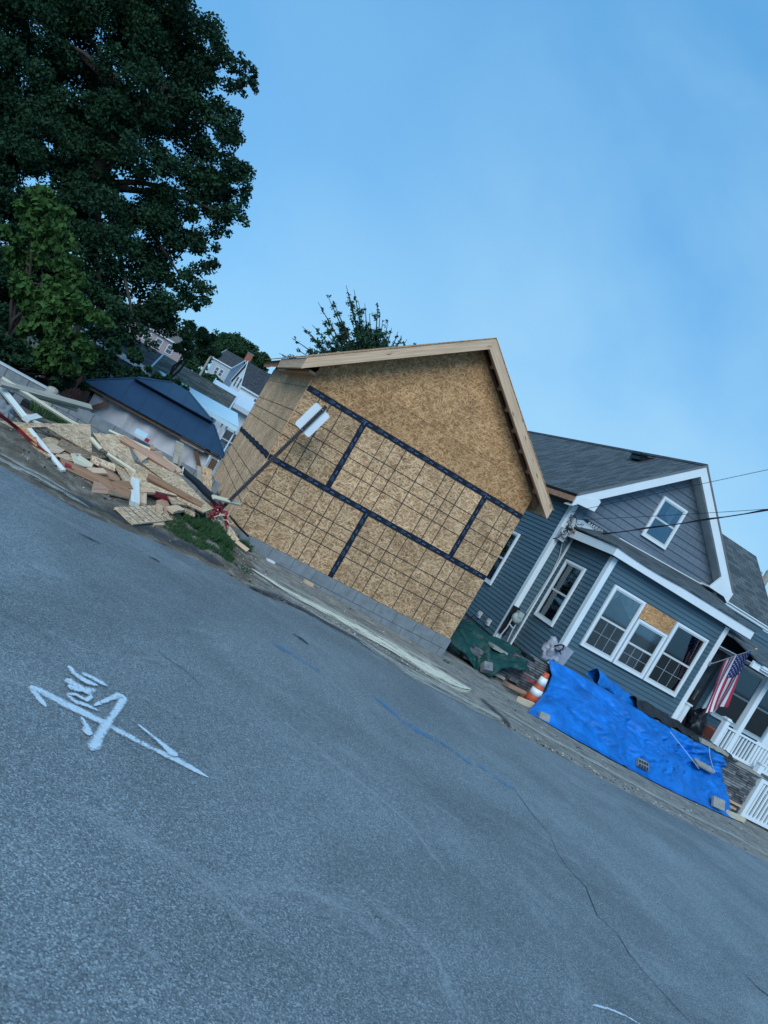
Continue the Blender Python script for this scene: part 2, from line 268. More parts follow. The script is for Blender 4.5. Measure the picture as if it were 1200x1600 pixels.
# ------------------------------------------------------------------ mesh helpers
ORG = {}
class MB:
    def __init__(s): s.v = []; s.f = []; s.m = []; s.uv = []
    def poly(s, pts, mi=0, uv=None):
        b = len(s.v); s.v += [Vector(p) for p in pts]; s.f.append(list(range(b, b+len(pts)))); s.m.append(mi); s.uv.append(uv)
    def obox(s, o, a, b, c, mi=0, uvl=False):
        o, a, b, c = map(Vector, (o, a, b, c))
        if a.cross(b).dot(c) < 0: o, c = o+c, -c
        la, lb, lc = a.length, b.length, c.length
        q = lambda p, x, y, lx, ly: s.poly([p, p+x, p+x+y, p+y], mi, [(0, 0), (lx, 0), (lx, ly), (0, ly)] if uvl else None)
        q(o+c, a, b, la, lb); q(o+b, a, -b, la, lb); q(o, a, c, la, lc); q(o+a+b, -a, c, la, lc)
        if uvl: # keep the grain along a
            s.poly([o+a, o+a+b, o+a+b+c, o+a+c], mi, [(0, 0), (0, lb), (lc, lb), (lc, 0)]); s.poly([o+b, o, o+c, o+b+c], mi, [(0, 0), (0, lb), (lc, lb), (lc, 0)])
        else: q(o+a, b, c, lb, lc); q(o+b, -b, c, lb, lc)
    def box(s, x0, y0, z0, x1, y1, z1, mi=0): s.obox((x0, y0, z0), (x1-x0, 0, 0), (0, y1-y0, 0), (0, 0, z1-z0), mi)
    def beam(s, a, b, w, t, up=(0, 0, 1), mi=0):
        a, b = Vector(a), Vector(b); d = b-a; up = Vector(up); sd = d.cross(up)
        if sd.length < 1e-6: sd = d.cross(Vector((1, 0, 0)))
        sd.normalize(); u = sd.cross(d).normalized(); s.obox(a - sd*w/2 - u*t/2, d, sd*w, u*t, mi, True)
    def sheet(s, pts, t, mi=0, mi_edge=None):
        """polygon of real thickness, pts near planar"""
        pts = [Vector(p) for p in pts]; n = Vector((0, 0, 0))
        for i in range(len(pts)): n += (pts[i]-pts[0]).cross(pts[(i+1) % len(pts)]-pts[0])
        n.normalize(); c = sum(pts, Vector())/len(pts); pts = [p - n*(p-c).dot(n) for p in pts]
        e = (pts[1]-pts[0]).normalized(); g = n.cross(e); uv = [((p-c).dot(e), (p-c).dot(g)) for p in pts]
        s.poly([p+n*t/2 for p in pts], mi, uv); s.poly([p-n*t/2 for p in reversed(pts)], mi, uv[::-1]); k = len(pts)
        for i in range(k):
            a, b = pts[i], pts[(i+1) % k]; s.poly([a-n*t/2, b-n*t/2, b+n*t/2, a+n*t/2], mi if mi_edge is None else mi_edge)
    def tube(s, pts, r, seg=8, mi=0, caps=True):
        pts = [Vector(p) for p in pts]; R = r if isinstance(r, (list, tuple)) else [r]*len(pts); rings = []; pn = None
        for i, p in enumerate(pts):
            d = (pts[min(i+1, len(pts)-1)]-pts[max(i-1, 0)]).normalized()
            if pn is None: pn = d.orthogonal().normalized()
            else: pn = (pn - d*pn.dot(d)); pn = pn.normalized() if pn.length > 1e-5 else d.orthogonal().normalized()
            bn = d.cross(pn); b = len(s.v); s.v += [p + R[i]*(math.cos(2*math.pi*k/seg)*pn + math.sin(2*math.pi*k/seg)*bn) for k in range(seg)]; rings.append(b)
        for a, b in zip(rings, rings[1:]):
            for k in range(seg): s.f.append([a+k, a+(k+1) % seg, b+(k+1) % seg, b+k]); s.m.append(mi); s.uv.append(None)
        if caps: s.f.append([rings[0]+k for k in range(seg)][::-1]); s.m.append(mi); s.uv.append(None); s.f.append([rings[-1]+k for k in range(seg)]); s.m.append(mi); s.uv.append(None)
    def lathe(s, c, prof, seg=20, mi=0, axis=(0, 0, 1)):
        ax = Vector(axis).normalized(); s.tube([Vector(c)+ax*z for r, z in prof], [max(r, 1e-4) for r, z in prof], seg, mi)
    def grid(s, fn, nu, nv, mi=0, mfn=None, close=False):
        b = len(s.v)
        for j in range(nv+1):
            for i in range(nu+1): s.v.append(Vector(fn(i/nu, j/nv)))
        for j in range(nv):
            for i in range(nu):
                k = b+j*(nu+1)+i; s.f.append([k, k+1, k+nu+2, k+nu+1]); s.m.append(mfn((i+.5)/nu, (j+.5)/nv) if mfn else mi); s.uv.append([(i/nu, j/nv), ((i+1)/nu, j/nv), ((i+1)/nu, (j+1)/nv), (i/nu, (j+1)/nv)])
    def build(s, name, mats, parent=None, origin=None, smooth=False, bevel=0, solid=0):
        if parent is not None: org = ORG[parent.name]
        elif origin is not None: org = Vector(origin)
        else:
            xs = [v.x for v in s.v]; ys = [v.y for v in s.v]; zs = [v.z for v in s.v]; org = Vector(((min(xs)+max(xs))/2, (min(ys)+max(ys))/2, min(zs)))
        me = bpy.data.meshes.new(name); me.from_pydata([v-org for v in s.v], [], s.f)
        if not isinstance(mats, (list, tuple)): mats = [mats]
        for x in mats: me.materials.append(M[x])
        me.polygons.foreach_set('material_index', s.m); ul = me.uv_layers.new(name='UVMap').data
        for p, uv in zip(me.polygons, s.uv):
            if uv is None:
                n = p.normal; a = (abs(n.x), abs(n.y), abs(n.z)); k = a.index(max(a))
            for q, li in enumerate(p.loop_indices):
                if uv is not None: ul[li].uv = uv[q]
                else:
                    w = s.v[me.loops[li].vertex_index]; ul[li].uv = ((w.y, w.z) if k == 0 else (w.x, w.z) if k == 1 else (w.x, w.y))
        if smooth: me.polygons.foreach_set('use_smooth', [True]*len(me.polygons))
        me.update(); o = bpy.data.objects.new(name, me); COL.objects.link(o)
        if parent is not None: o.parent = parent; ORG[o.name] = org
        else: o.location = org; ORG[o.name] = org
        if solid: x = o.modifiers.new('solid', 'SOLIDIFY'); x.thickness = solid; x.offset = 0
        if bevel: x = o.modifiers.new('bevel', 'BEVEL'); x.width = bevel; x.segments = 2; x.limit_method = 'ANGLE'
        return o
def sub(parent, mb, name, mats, **k):
    """a part (or sub-part) whose parent may itself be a part: parts keep the thing's origin"""
    return mb.build(name, mats, parent=parent, **k)
def tag(o, label=None, cat=None, group=None, kind=None):
    for k, v in (('label', label), ('category', cat), ('group', group), ('kind', kind)):
        if v: o[k] = v
    return o
def thing(name, loc, label, cat, group=None):
    o = bpy.data.objects.new(name, None); COL.objects.link(o); o.location = loc; ORG[o.name] = Vector(loc); o.empty_display_size = .2
    return tag(o, label, cat, group)
def fbm(x, y, z=0, o=4): return noise.fractal(Vector((x, y, z)), .9, 2.0, o)

# ------------------------------------------------------------------ ground, road
def zg(X): return -0.165 - 0.042*30*math.tanh(X/30)
def sst(a, b, x): t = max(0, min(1, (x-a)/(b-a))); return t*t*(3-2*t)
EDGE = [(-60, -3.4), (-5, -3.2), (-2.8, -3.2), (-1.9, -3.3), (-1.2, -2.88), (-.25, -2.5), (.3, -2.6), (1.3, -2.12), (2.5, -2.0), (3.4, -2.4), (4.5, -2.56), (7.2, -2.4), (10.8, -2.0), (16, -1.9), (60, -1.9)]
def edge(X):
    for (a, b), (c, d) in zip(EDGE, EDGE[1:]):
        if a <= X <= c: return b+(d-b)*(X-a)/(c-a)
    return -2
def H(X, Y):
    z = zg(X)
    if Y > -3.2:
        bank = (.12 + .05*sst(-.3, -3, X))*sst(-2.9, -1.2, Y)*sst(.35, -.35, X)*(1-1.3*sst(-.3, 1.6, Y)); z += bank
        z += .03*fbm(X*1.3, Y*1.3)*sst(-3.2, -2.2, Y)*sst(.6, -.6, X)
        z += .012*fbm(X*.9, Y*1.8, 3)*sst(-2.6, -1.8, Y)
    if Y > 2.7: z -= 2.0*sst(2.7, 4.5, Y)*sst(7.6, 5.5, X) + 1.9*sst(9, 45, Y)*sst(40, 5, X) - 5.5*sst(70, 170, Y)
    return z
def nonuni(a, b, fine0, fine1, df, dc):
    r = [fine0]; 
    while r[-1] < fine1: r.append(r[-1]+df)
    d = df
    while r[-1] < b: d = min(d*1.5, dc); r.append(r[-1]+d)
    d = df
    while r[0] > a: d = min(d*1.5, dc); r.insert(0, r[0]-d)
    return r
def field(name, xs, ys, fn, mat, kind='structure', dz=0):
    v = [(x, y, fn(x, y)+dz) for y in ys for x in xs]; n = len(xs)
    f = [(j*n+i, j*n+i+1, (j+1)*n+i+1, (j+1)*n+i) for j in range(len(ys)-1) for i in range(n-1)]
    me = bpy.data.meshes.new(name); me.from_pydata(v, [], f); me.materials.append(M[mat]); me.polygons.foreach_set('use_smooth', [True]*len(f)); me.update()
    o = bpy.data.objects.new(name, me); COL.objects.link(o); return tag(o, kind=kind)
field('ground', nonuni(-900, 900, -6, 16, .16, 90), nonuni(-900, 900, -4, 6, .13, 90), lambda x, y: H(x, y) - (.06 if y < -3.6 else 0), 'ground')
# road: strip from the ragged asphalt edge towards and past the camera
xs = nonuni(-400, 400, -6, 16, .2, 40); vs = [0, .02, .06, .12, .18, .24, .3, .36, .42, .48, .54, .6, .66, .72, .78, .84, .9, .95, 1]
def roadpt(x, t):
    e = edge(x) + .05*fbm(x*1.7, 2) + .03*fbm(x*6, 5); y = e + (-13.5-e)*t
    return (x, y, H(x, y) + .02 - .035*max(0, 1-t/.02) + .05*math.sin(math.pi*min(1, t))*1.0)
v = [roadpt(x, t) for t in vs for x in xs]; n_ = len(xs); f = [(j*n_+i, (j+1)*n_+i, (j+1)*n_+i+1, j*n_+i+1) for j in range(len(vs)-1) for i in range(n_-1)]
me = bpy.data.meshes.new('road'); me.from_pydata(v, [], f); me.materials.append(M['asphalt']); me.polygons.foreach_set('use_smooth', [True]*len(f)); me.update()
road = tag(bpy.data.objects.new('road', me), kind='structure'); COL.objects.link(road)
def roadz(x, y):
    e = edge(x); t = (y-e)/(-13.5-e)
    if t < 0: return H(x, y)
    return zg(x) + .02 + .05*math.sin(math.pi*min(1, t)) + .0
def G(x, y, lift=0):
    """where a seen spot lies on the ground or road"""
    z = -.2
    for _ in range(25): q = P(x, y, Z=z); z = (roadz(q.x, q.y) if q.y < edge(q.x) else H(q.x, q.y)) + lift
    return q
def ribbon(name, mat, pts, widths, dz=.005, world=False, label=None):
    """a mark lying on the road surface; pts are spots on the road"""
    q = [Vector(p) if world else G(*p) for p in pts]; w = widths if isinstance(widths, list) else [widths]*len(q); Q = []; Wd = []
    for i in range(len(q)-1):
        for k in range(8): t = k/8; Q.append(q[i].lerp(q[i+1], t)); Wd.append(w[i]+(w[i+1]-w[i])*t)
    Q.append(q[-1]); Wd.append(w[-1]); b = MB(); L_ = []
    for k_, f_ in ((0, .25), (1, .6), (2, .85), (-1, .25), (-2, .6), (-3, .85)): Wd[k_] *= f_
    for i, p in enumerate(Q):
        d = Q[min(i+1, len(Q)-1)]-Q[max(i-1, 0)]; d.z = 0; d.normalize(); s_ = Vector((-d.y, d.x, 0))*Wd[i]/2
        row = []
        for k in range(5):
            a = p + s_*(k/2-1); a.z = (roadz(a.x, a.y) if a.y < edge(a.x) else H(a.x, a.y)) + dz; row.append(a)
        L_.append(row)
    for i in range(len(L_)-1):
        for k in range(4): b.poly([L_[i][k], L_[i+1][k], L_[i+1][k+1], L_[i][k+1]], 0, [(i*.1, k/4), (i*.1+.1, k/4), (i*.1+.1, k/4+.25), (i*.1, k/4+.25)])
    return b.build(name, mat)
def zc(x, y): return (20+x*.26667, 1020+y*.26667)      # close view of the white marks
strokes = [([(100, 200), (215, 262), (380, 345), (545, 425), (700, 508), (800, 560), (960, 635), (1145, 738)], [.05, .07, .07, .06, .06, .05, .06, .03]),
 ([(98, 202), (130, 250), (190, 325)], [.05, .05, .03]), ([(215, 262), (160, 232)], [.03, .05]),
 ([(470, 320), (560, 280), (625, 258), (645, 275), (600, 350), (545, 425), (490, 510), (452, 582)], [.03, .03, .05, .05, .04, .045, .05, .07]),
 ([(395, 385), (425, 440), (435, 495)], [.03, .04, .06]), ([(305, 255), (360, 300), (430, 320), (495, 352)], [.03, .04, .04, .03]),
 ([(310, 255), (360, 255), (420, 290), (455, 270), (430, 235)], [.02, .03, .03, .03, .03]), ([(305, 165), (345, 195), (420, 235), (480, 225)], [.09, .08, .07, .04]),
 ([(320, 90), (350, 135), (420, 180), (490, 205)], [.04, .05, .06, .04]), ([(395, 135), (445, 155), (510, 190), (545, 208)], [.05, .05, .05, .03]), ([(310, 210), (350, 225), (400, 240)], [.06, .06, .04]),
 ([(720, 435), (800, 500), (880, 565), (950, 625)], [.02, .03, .05, .09])]
mk = MB(); root = thing('road_marking', (-1, -7, -.1), 'white spray painted arrow and scribble on the grey asphalt', 'paint marking')
for k, (pts, w) in enumerate(strokes):
    o = ribbon('stroke', 'paint_white', [zc(*q) for q in pts], [x*1.55 for x in w], .008+.0012*k); o.parent = root; o.location = o.location - Vector((-1, -7, -.1))
tag(ribbon('road_marking', 'paint_white', [(925, 1571), (950, 1577), (975, 1587), (1003, 1603)], [.03, .035, .035, .03]), 'short white curved paint line at the bottom edge of the road', 'paint marking')
for pts, lab in (([(428, 1008), (455, 1022), (480, 1036), (500, 1050)], 'faint blue dash nearest the wooden building on the asphalt'), ([(585, 1090), (605, 1104), (622, 1122), (640, 1136), (668, 1150), (695, 1165)], 'blurred blue dash in the middle of the road line'),
                 ([(688, 1160), (712, 1176), (738, 1196)], 'blue dash between the two longest road dashes'), ([(745, 1192), (765, 1208), (785, 1222), (806, 1234)], 'strongest blue dash at the right end of the line')):
    tag(ribbon('paint_dash', 'paint_blue', pts, .34, .006), lab, 'paint marking', 'blue dashes on the road')
road_marks = [('cast_dust', 'sand', [(392, 890), (430, 914), (470, 937), (520, 962), (560, 985), (610, 1012), (650, 1036), (690, 1058), (735, 1078)], [.15, .4, .55, .65, .75, 1.0, 1.2, 1.3, .2], .018),
 ('cast_dust', 'grit', [(440, 935), (500, 966), (560, 1000), (620, 1040), (690, 1078), (745, 1108)], [.2, .4, .5, .8, 1.0, .6], .022),
 ('cast_dust', 'grit', [(760, 1098), (850, 1150), (950, 1205), (1050, 1260), (1150, 1310), (1260, 1370)], [.15, .5, .6, .6, .6, .5], .018),
 ('cast_dust', 'grit', [(-20, 712), (20, 730), (60, 750), (100, 772), (140, 796)], [.4, .5, .45, .4, .2], .018), ('cast_dust', 'grit', [(-20, 700), (30, 728), (75, 752), (110, 772)], [.12, .22, .2, .1], .020),
 ('cast_dust', 'grit', [(560, 1003), (640, 1052), (720, 1092), (800, 1132)], [.5, 1.3, 1.5, .4], .016), ('cast_dust', 'grit', [(430, 905), (520, 955), (620, 1010), (700, 1050)], [.3, .7, .9, .6], .015),
 ('patch', 'darkasp', [(385, 915), (440, 937), (500, 966), (560, 1000), (620, 1035), (690, 1075), (760, 1112)], [.2, .5, .6, .6, .55, .5, .2], .013),
 ('patch', 'darkasp', [(60, 752), (130, 785), (200, 815), (280, 848), (350, 885)], [.2, .45, .5, .5, .35], .013),
 ('patch', 'rubberm', [(750, 1092), (765, 1105), (785, 1122), (800, 1142)], [.12, .3, .3, .06], .022), ('patch', 'rubberm', [(122, 834), (140, 842), (158, 851)], [.04, .12, .04], .006),
 ('patch', 'rubberm', [(455, 990), (470, 998), (482, 1008)], [.05, .2, .05], .006), ('patch', 'rubberm', [(232, 870), (242, 874), (250, 880)], [.04, .12, .04], .006), ('patch', 'rubberm', [(1160, 1520), (1185, 1545), (1205, 1560)], [.03, .05, .03], .006),
 ('scuff_mark', 'scuff', [(330, 1292), (350, 1312), (385, 1325)], [.015, .03, .015], .006), ('scuff_mark', 'scuff', [(345, 1310), (365, 1325), (382, 1332)], [.012, .02, .01], .006), ('scuff_mark', 'scuff', [(320, 1465), (340, 1480), (358, 1496)], [.02, .035, .015], .006),
 ('scuff_mark', 'scuff', [(200, 1430), (230, 1485), (290, 1545)], [.03, .08, .04], .006), ('scuff_mark', 'scuff', [(165, 1535), (210, 1560), (265, 1595)], [.03, .05, .04], .006), ('scuff_mark', 'scuff', [(0, 860), (60, 890), (80, 902)], [.05, .12, .03], .006),
 ('scuff_mark', 'scuff', [(290, 1400), (380, 1385), (470, 1395), (560, 1425), (600, 1480)], [.08, .4, .5, .5, .1], .006), ('scuff_mark', 'scuff', [(520, 1380), (600, 1420), (680, 1500), (720, 1600)], [.1, .35, .4, .4], .007), ('scuff_mark', 'scuff', [(430, 1120), (520, 1190), (640, 1290), (700, 1370)], [.1, .3, .35, .1], .006), ('scuff_mark', 'scuff', [(80, 1250), (200, 1300), (330, 1390), (430, 1480)], [.1, .3, .3, .1], .007), ('scuff_mark', 'scuff', [(60, 978), (120, 1012), (180, 1030)], [.04, .08, .04], .006), ('scuff_mark', 'scuff', [(1060, 1290), (1100, 1310), (1150, 1335)], [.1, .2, .1], .006)]
for nm, mt, pts, w, dz in road_marks: tag(ribbon(nm.replace('cast_dust', 'sand_streak').replace('patch', 'asphalt_patch'), mt, pts, w, dz), kind='structure')
crack = [(805, 1234), (830, 1268), (858, 1305), (872, 1330), (885, 1355), (915, 1385), (935, 1430), (965, 1460), (985, 1490), (1015, 1530), (1050, 1565), (1085, 1603)]
M['crackm'] = basic('dark road crack', (.06, .07, .078), .95)  # flat dark colour of the crack ribbons
tag(ribbon('crack', 'crackm', [(x+random.uniform(-3, 3), y) for x, y in crack], [random.uniform(.003, .010) for _ in crack], .005), kind='structure')
tag(ribbon('crack', 'crackm', [(238, 1012), (262, 1030), (285, 1045), (300, 1058), (318, 1078)], [.003, .006, .005, .006, .002], .005), kind='structure')
# ------------------------------------------------------------------ half-built wooden addition
WX, WD = 4.27, 5.45
add = thing('wooden_addition', (WX/2, WD/2, -.4), 'unfinished gabled building clad in bare strand board with black seam tape', 'building')
OFF = [.41, .61, .82, 1.22, 1.63, 1.83, 2.03]; HOR = [.40, .61, .81]
def front_panel(x0, x1, z0, z1, seam, nm='sheathing_panel', lines=True):
    b = MB(); b.box(x0+.002, 0, z0+.002, x1-.002, .012, z1-.002)
    if lines:
        for k, o in enumerate(OFF):
            x = seam+o
            if x0+.02 < x < x1-.02:
                w = random.uniform(.0060, .0085); sk = random.uniform(-.004, .004); b.obox((x-w, -.0015, z0+.01), (2*w, 0, 0), (0, .003, 0), (sk, 0, z1-z0-.02), 1)
        for h in HOR: b.obox((x0+.01, -.0022, z0+h-.007), (x1-x0-.02, 0, 0), (0, .003, 0), (0, 0, .014), 1)
    return b.build(nm, ['osb', 'line'], add)
front_panel(0, 1.83, 0, 1.22, -.61); front_panel(1.83, WX, 0, 1.22, 1.83)
front_panel(0, 1.05, 1.22, 2.44, -1.39); front_panel(1.05, 3.49, 1.22, 2.44, 1.05); front_panel(3.49, WX, 1.22, 2.44, 3.49)
# gable of warmer boards: roof line z = 2.80 + .75*(distance in from the eave), ridge above x=2.135
def gz(x): return 4.42 - .751*abs(x-2.135)
b = MB(); zs_ = 2.95
xl = 2.135-(4.42-zs_)/.751; xr = 2.135+(4.42-zs_)/.751
gl, gr_ = max(0, xl), min(WX, xr)
b.sheet([(0, .006, 2.442), (WX, .006, 2.442), (WX, .006, gz(WX)), (gr_, .006, zs_-.002), (gl, .006, zs_-.002), (0, .006, gz(0))], .012); b.build('gable_panel', 'osb_warm', add)
b = MB(); b.sheet([(gl, .0055, zs_+.002), (gr_, .0055, zs_+.002), (2.135, .0055, 4.42)], .012); b.build('gable_panel', 'osb_warm', add)
# side walls
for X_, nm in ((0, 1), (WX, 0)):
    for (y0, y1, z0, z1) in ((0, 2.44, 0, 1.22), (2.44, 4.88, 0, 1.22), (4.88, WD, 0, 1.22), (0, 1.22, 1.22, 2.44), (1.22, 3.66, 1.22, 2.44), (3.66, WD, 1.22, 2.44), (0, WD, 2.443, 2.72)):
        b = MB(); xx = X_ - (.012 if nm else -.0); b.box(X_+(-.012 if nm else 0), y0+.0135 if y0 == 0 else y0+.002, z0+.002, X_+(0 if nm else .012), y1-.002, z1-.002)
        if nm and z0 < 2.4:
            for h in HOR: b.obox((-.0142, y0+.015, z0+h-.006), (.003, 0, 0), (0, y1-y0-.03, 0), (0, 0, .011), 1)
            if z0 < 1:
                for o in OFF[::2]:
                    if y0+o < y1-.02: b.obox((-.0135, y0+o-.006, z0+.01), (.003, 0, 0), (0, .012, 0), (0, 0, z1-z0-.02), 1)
        b.build('side_panel', ['osb_side_lit', 'line'], add)
b = MB(); b.box(-.012, WD, 0, WX+.012, WD+.012, 2.72); b.sheet([(0, WD+.006, 2.722), (WX, WD+.006, 2.722), (WX, WD+.006, gz(WX)), (2.135, WD+.006, 4.42), (0, WD+.006, gz(0))], .012); b.build('back_wall', 'osb_warm', add)
b = MB(); b.box(.0, 0.0125, 0, .0, 0.0125, 0) if 0 else None
# seam tape with its printed marks
def text_mesh(txt, size, font=None):
    c = bpy.data.curves.new('t', 'FONT'); c.body = txt; c.size = size; c.align_x = 'CENTER'; c.align_y = 'CENTER'; c.shear = .3
    o = bpy.data.objects.new('t', c); COL.objects.link(o); dg = bpy.context.evaluated_depsgraph_get(); me = bpy.data.meshes.new_from_object(o.evaluated_get(dg))
    r = ([v.co.copy() for v in me.vertices], [list(p.vertices) for p in me.polygons]); bpy.data.objects.remove(o); bpy.data.meshes.remove(me); return r
ZT = text_mesh('/ZIP', .058)
def stamp(b, T, o, u, v, mi, sc=1.0):
    k = len(b.v); b.v += [Vector(o)+Vector(u)*p.x*sc+Vector(v)*p.y*sc for p in T[0]]
    for f_ in T[1]: b.f.append([k+i for i in f_]); b.m.append(mi); b.uv.append([(0, 0)]*len(f_))
def tape(p0, p1, n, y=0, step=.30, wob=.0):
    p0, p1, n = Vector(p0), Vector(p1), Vector(n); d = p1-p0; ln = d.length; d.normalize(); s_ = n.cross(d); b = MB(); k = max(2, int(ln/.12))
    for i in range(k):
        a0 = p0+d*ln*i/k + s_*wob*math.sin(i*1.1); a1 = p0+d*ln*(i+1)/k + s_*wob*math.sin((i+1)*1.1); h = .046+.002*math.sin(i*.9); 
        b.obox(a0-s_*h, a1-a0, s_*2*h, n*(.004+y))
    x = .13
    while x < ln-.08:
        c = p0+d*x+n*(.0055+y); stamp(b, ZT, c, d, s_ if s_.z > 0 or abs(s_.x) > .5 else -s_, 1); b.obox(c+d*.09-s_*.012, d*.07, s_*.016, n*.0006, 1); x += step
    return b.build('seam_tape', ['tape', 'tape_mark'], add)
FN = (0, -1, 0)
tape((0, -.003, 1.22), (WX, -.003, 1.22), FN, .001); tape((-.005, -.003, 2.44), (WX+.01, -.003, 2.44), FN, .001); tape((1.83, -.003, 0), (1.83, -.003, 1.175), FN); tape((1.05, -.003, 1.27), (1.05, -.003, 2.39), FN); tape((3.49, -.003, 1.27), (3.49, -.003, 2.39), FN)
tape((-.0145, WD, 1.215), (-.0145, 0, 1.225), (-1, 0, 0), .001, .30, .008)
# block foundation
b = MB(); top = 0
for c in range(3):
    z1 = -.002-.2*c; z0 = z1-.192
    if c: z0, z1 = z0, z1
    off = .0 if c % 2 == 0 else .2; x = -.02-off
    while x < WX+.02:
        a0, a1 = max(x, -.02), min(x+.392, WX+.03)
        if a1-a0 > .05: yy = random.uniform(-.004, .004)-.02 - .012*c; b.box(a0, yy, z0, a1, .16, z1)
        x += .4
b.box(-.01, -.012, -2.4, WX+.02, .15, -.01, 1)
for c in range(11):
    z1 = -.002-.2*c; y = .17-(.2 if c % 2 else 0)
    while y < WD: b.box(-.035, max(y, .165), z1-.192, .14, min(y+.392, WD), z1); y += .4
b.box(-.02, .155, -2.4, .12, WD-.01, -.01, 1); b.box(WX-.12, .155, -2.4, WX+.02, WD-.01, -.01, 1); b.box(.13, WD-.15, -2.4, WX-.13, WD, -.01, 1)
b.build('block_foundation', ['concrete', 'mortar'], add, bevel=.004)
# rake boards, fascia, look-outs, rafters, roof deck
def rake(x0, x1, y0, y1, dz0, dz1, nm, mat):
    b = MB(); za, zb = 4.62-.751*abs(x0-2.135), 4.62-.751*abs(x1-2.135); ln = math.hypot(x1-x0, zb-za)
    A0, A1 = Vector((x0, y0, za-dz1)), Vector((x1, y0, zb-dz1)); b.obox(A0, A1-A0, (0, 0, dz1-dz0), (0, y1-y0, 0), 0, True); return b.build(nm, mat, add)
rake(-.28, 2.134, -.30, -.262, 0, .195, 'rake_board', 'pine'); rake(2.136, 4.55, -.30, -.262, 0, .195, 'rake_board', 'pine')
rake(-.10, 2.134, -.258, -.22, .02, .2, 'inner_rake_board', 'pine_red'); rake(2.136, 4.40, -.258, -.22, .02, .2, 'inner_rake_board', 'pine_red')
for sgn in (-1, 1):
    for k in range(7):
        x = 2.135+sgn*(.28+k*.30); z = 4.62-.751*abs(x-2.135); b = MB(); b.obox((x-.019, -.258+.04, z-.165), (.038, 0, 0), (0, .216, 0), (0, 0, .13)); b.build('lookout', 'pine_red', add)
b = MB(); b.obox((-.28, -.258, 2.625), (0, 2.95, 0), (.038, 0, 0), (0, 0, .175), 0, True); b.build('fascia_board', 'pine', add)
b = MB(); b.obox((4.51, -.258, 2.625), (0, 5.9, 0), (.038, 0, 0), (0, 0, .175), 0, True); b.build('fascia_board', 'pine', add)
b = MB(); b.obox((-.115, -.03, 2.65), (0, 4.0, 0), (.102, 0, 0), (0, 0, .038), 0, True); b.build('ledger_board', 'pine', add)
for k in range(14):
    y = .16+k*.406
    for sgn in (-1, 1):
        x0 = -.24 if sgn < 0 else 4.50; b = MB(); za = 4.60-.751*abs(x0-2.135)-.165; zb = 4.60-.165-.03; b.obox((x0, y, za), (2.135-x0, 0, zb-za), (0, 0, .14), (0, .038, 0), 0, True); b.build('rafter', 'pine_red', add)
for sgn in (-1, 1):
    x0 = -.30 if sgn < 0 else 4.57; b = MB(); zt = 4.628; b.sheet([(x0, -.31, zt-.751*abs(x0-2.135)), (2.135, -.31, zt), (2.135, WD+.3, zt), (x0, WD+.3, zt-.751*abs(x0-2.135))], .011); b.build('roof_deck', 'osb_warm', add)
# ------------------------------------------------------------------ main house
house = thing('blue_house', (9.8, 7, -.5), 'slate blue clapboard house with white trim, front gable and enclosed porch', 'house')
def siding(b, o, u, n, W_, z0, z1, exp=.1016, mi=0, clip=None, proud=.020):
    o, u, n = Vector(o), Vector(u), Vector(n); z = z0
    while z < z1-.01:
        t = min(z+exp, z1); a0, a1 = (0, W_) if clip is None else clip((z+t)/2)
        if a1-a0 > .02:
            p = lambda a, h, k: Vector((o.x, o.y, 0))+u*a+n*k+Vector((0, 0, h))
            b.poly([p(a0, z, proud), p(a1, z, proud), p(a1, t, .002), p(a0, t, .002)], mi); b.poly([p(a0, z, 0), p(a1, z, 0), p(a1, z, proud), p(a0, z, proud)], mi)
        z = t
GX0, GX1, GY, AX = 7.25, 11.91, 3.75, 9.58
EX0, EX1, EY = 7.69, 11.25, 2.0
# walls
b = MB(); siding(b, (GX0, 13, 0), (0, -1, 0), (-1, 0, 0), 13-GY, -.05, 3.75); b.box(GX0, GY+.01, -.05, GX0+.15, 13, 3.75, 0); b.build('side_wall', 'siding', house)
b = MB(); siding(b, (GX0, GY, 0), (1, 0, 0), (0, -1, 0), EX0-GX0, -.05, 3.4); siding(b, (EX1, GY-.0, 0), (1, 0, 0), (0, -1, 0), 3.2, -.05, 3.3); b.box(GX0+.01, GY, -.05, 14.4, GY+.12, 3.4); b.build('front_wall', 'siding', house)
b = MB(); siding(b, (EX0, GY, 0), (0, -1, 0), (-1, 0, 0), GY-EY, .06, 2.95); b.box(EX0, EY+.01, .06, EX0+.1, GY-.001, 2.95); b.build('porch_side_wall', 'siding', house)
b = MB(); siding(b, (EX0, EY, 0), (1, 0, 0), (0, -1, 0), EX1-EX0, .06, 2.95); b.box(EX0+.01, EY, .06, EX1-.01, EY+.1, 2.95); b.box(EX1-.1, EY+.1, .06, EX1, GY, 2.95); b.build('porch_front_wall', 'siding', house)
sl = .85
def gclip(z):
    h = (5.91-.02-z)/sl; h = min(h, (GX1-GX0)/2); c = AX-GX0; return (c-h, c+h)
b = MB(); siding(b, (GX0, GY, 0), (1, 0, 0), (0, -1, 0), GX1-GX0, 3.30, 5.98, .187, 0, gclip, .020)
zz = 3.30; r_ = 0
while zz < 5.9:
    h = (5.89-zz-.09)/sl; x = AX-min(h, 2.33)+random.uniform(0, .15)
    while x < AX+min(h, 2.33)-.01:
        b.obox((x, GY-.0215, zz+.002), (.005, 0, 0), (0, .004, 0), (0, .017, .18), 1); x += random.uniform(.13, .28)
    zz += .187
b.sheet([(GX0, GY+.03, 3.41), (GX1, GY+.03, 3.41), (GX1, GY+.03, 3.87), (AX, GY+.03, 5.87), (GX0, GY+.03, 3.87)], .05, 0)
M['groove'] = basic('siding groove', (.055, .075, .095), .8); b.build('gable_wall', ['shake', 'groove'], house)
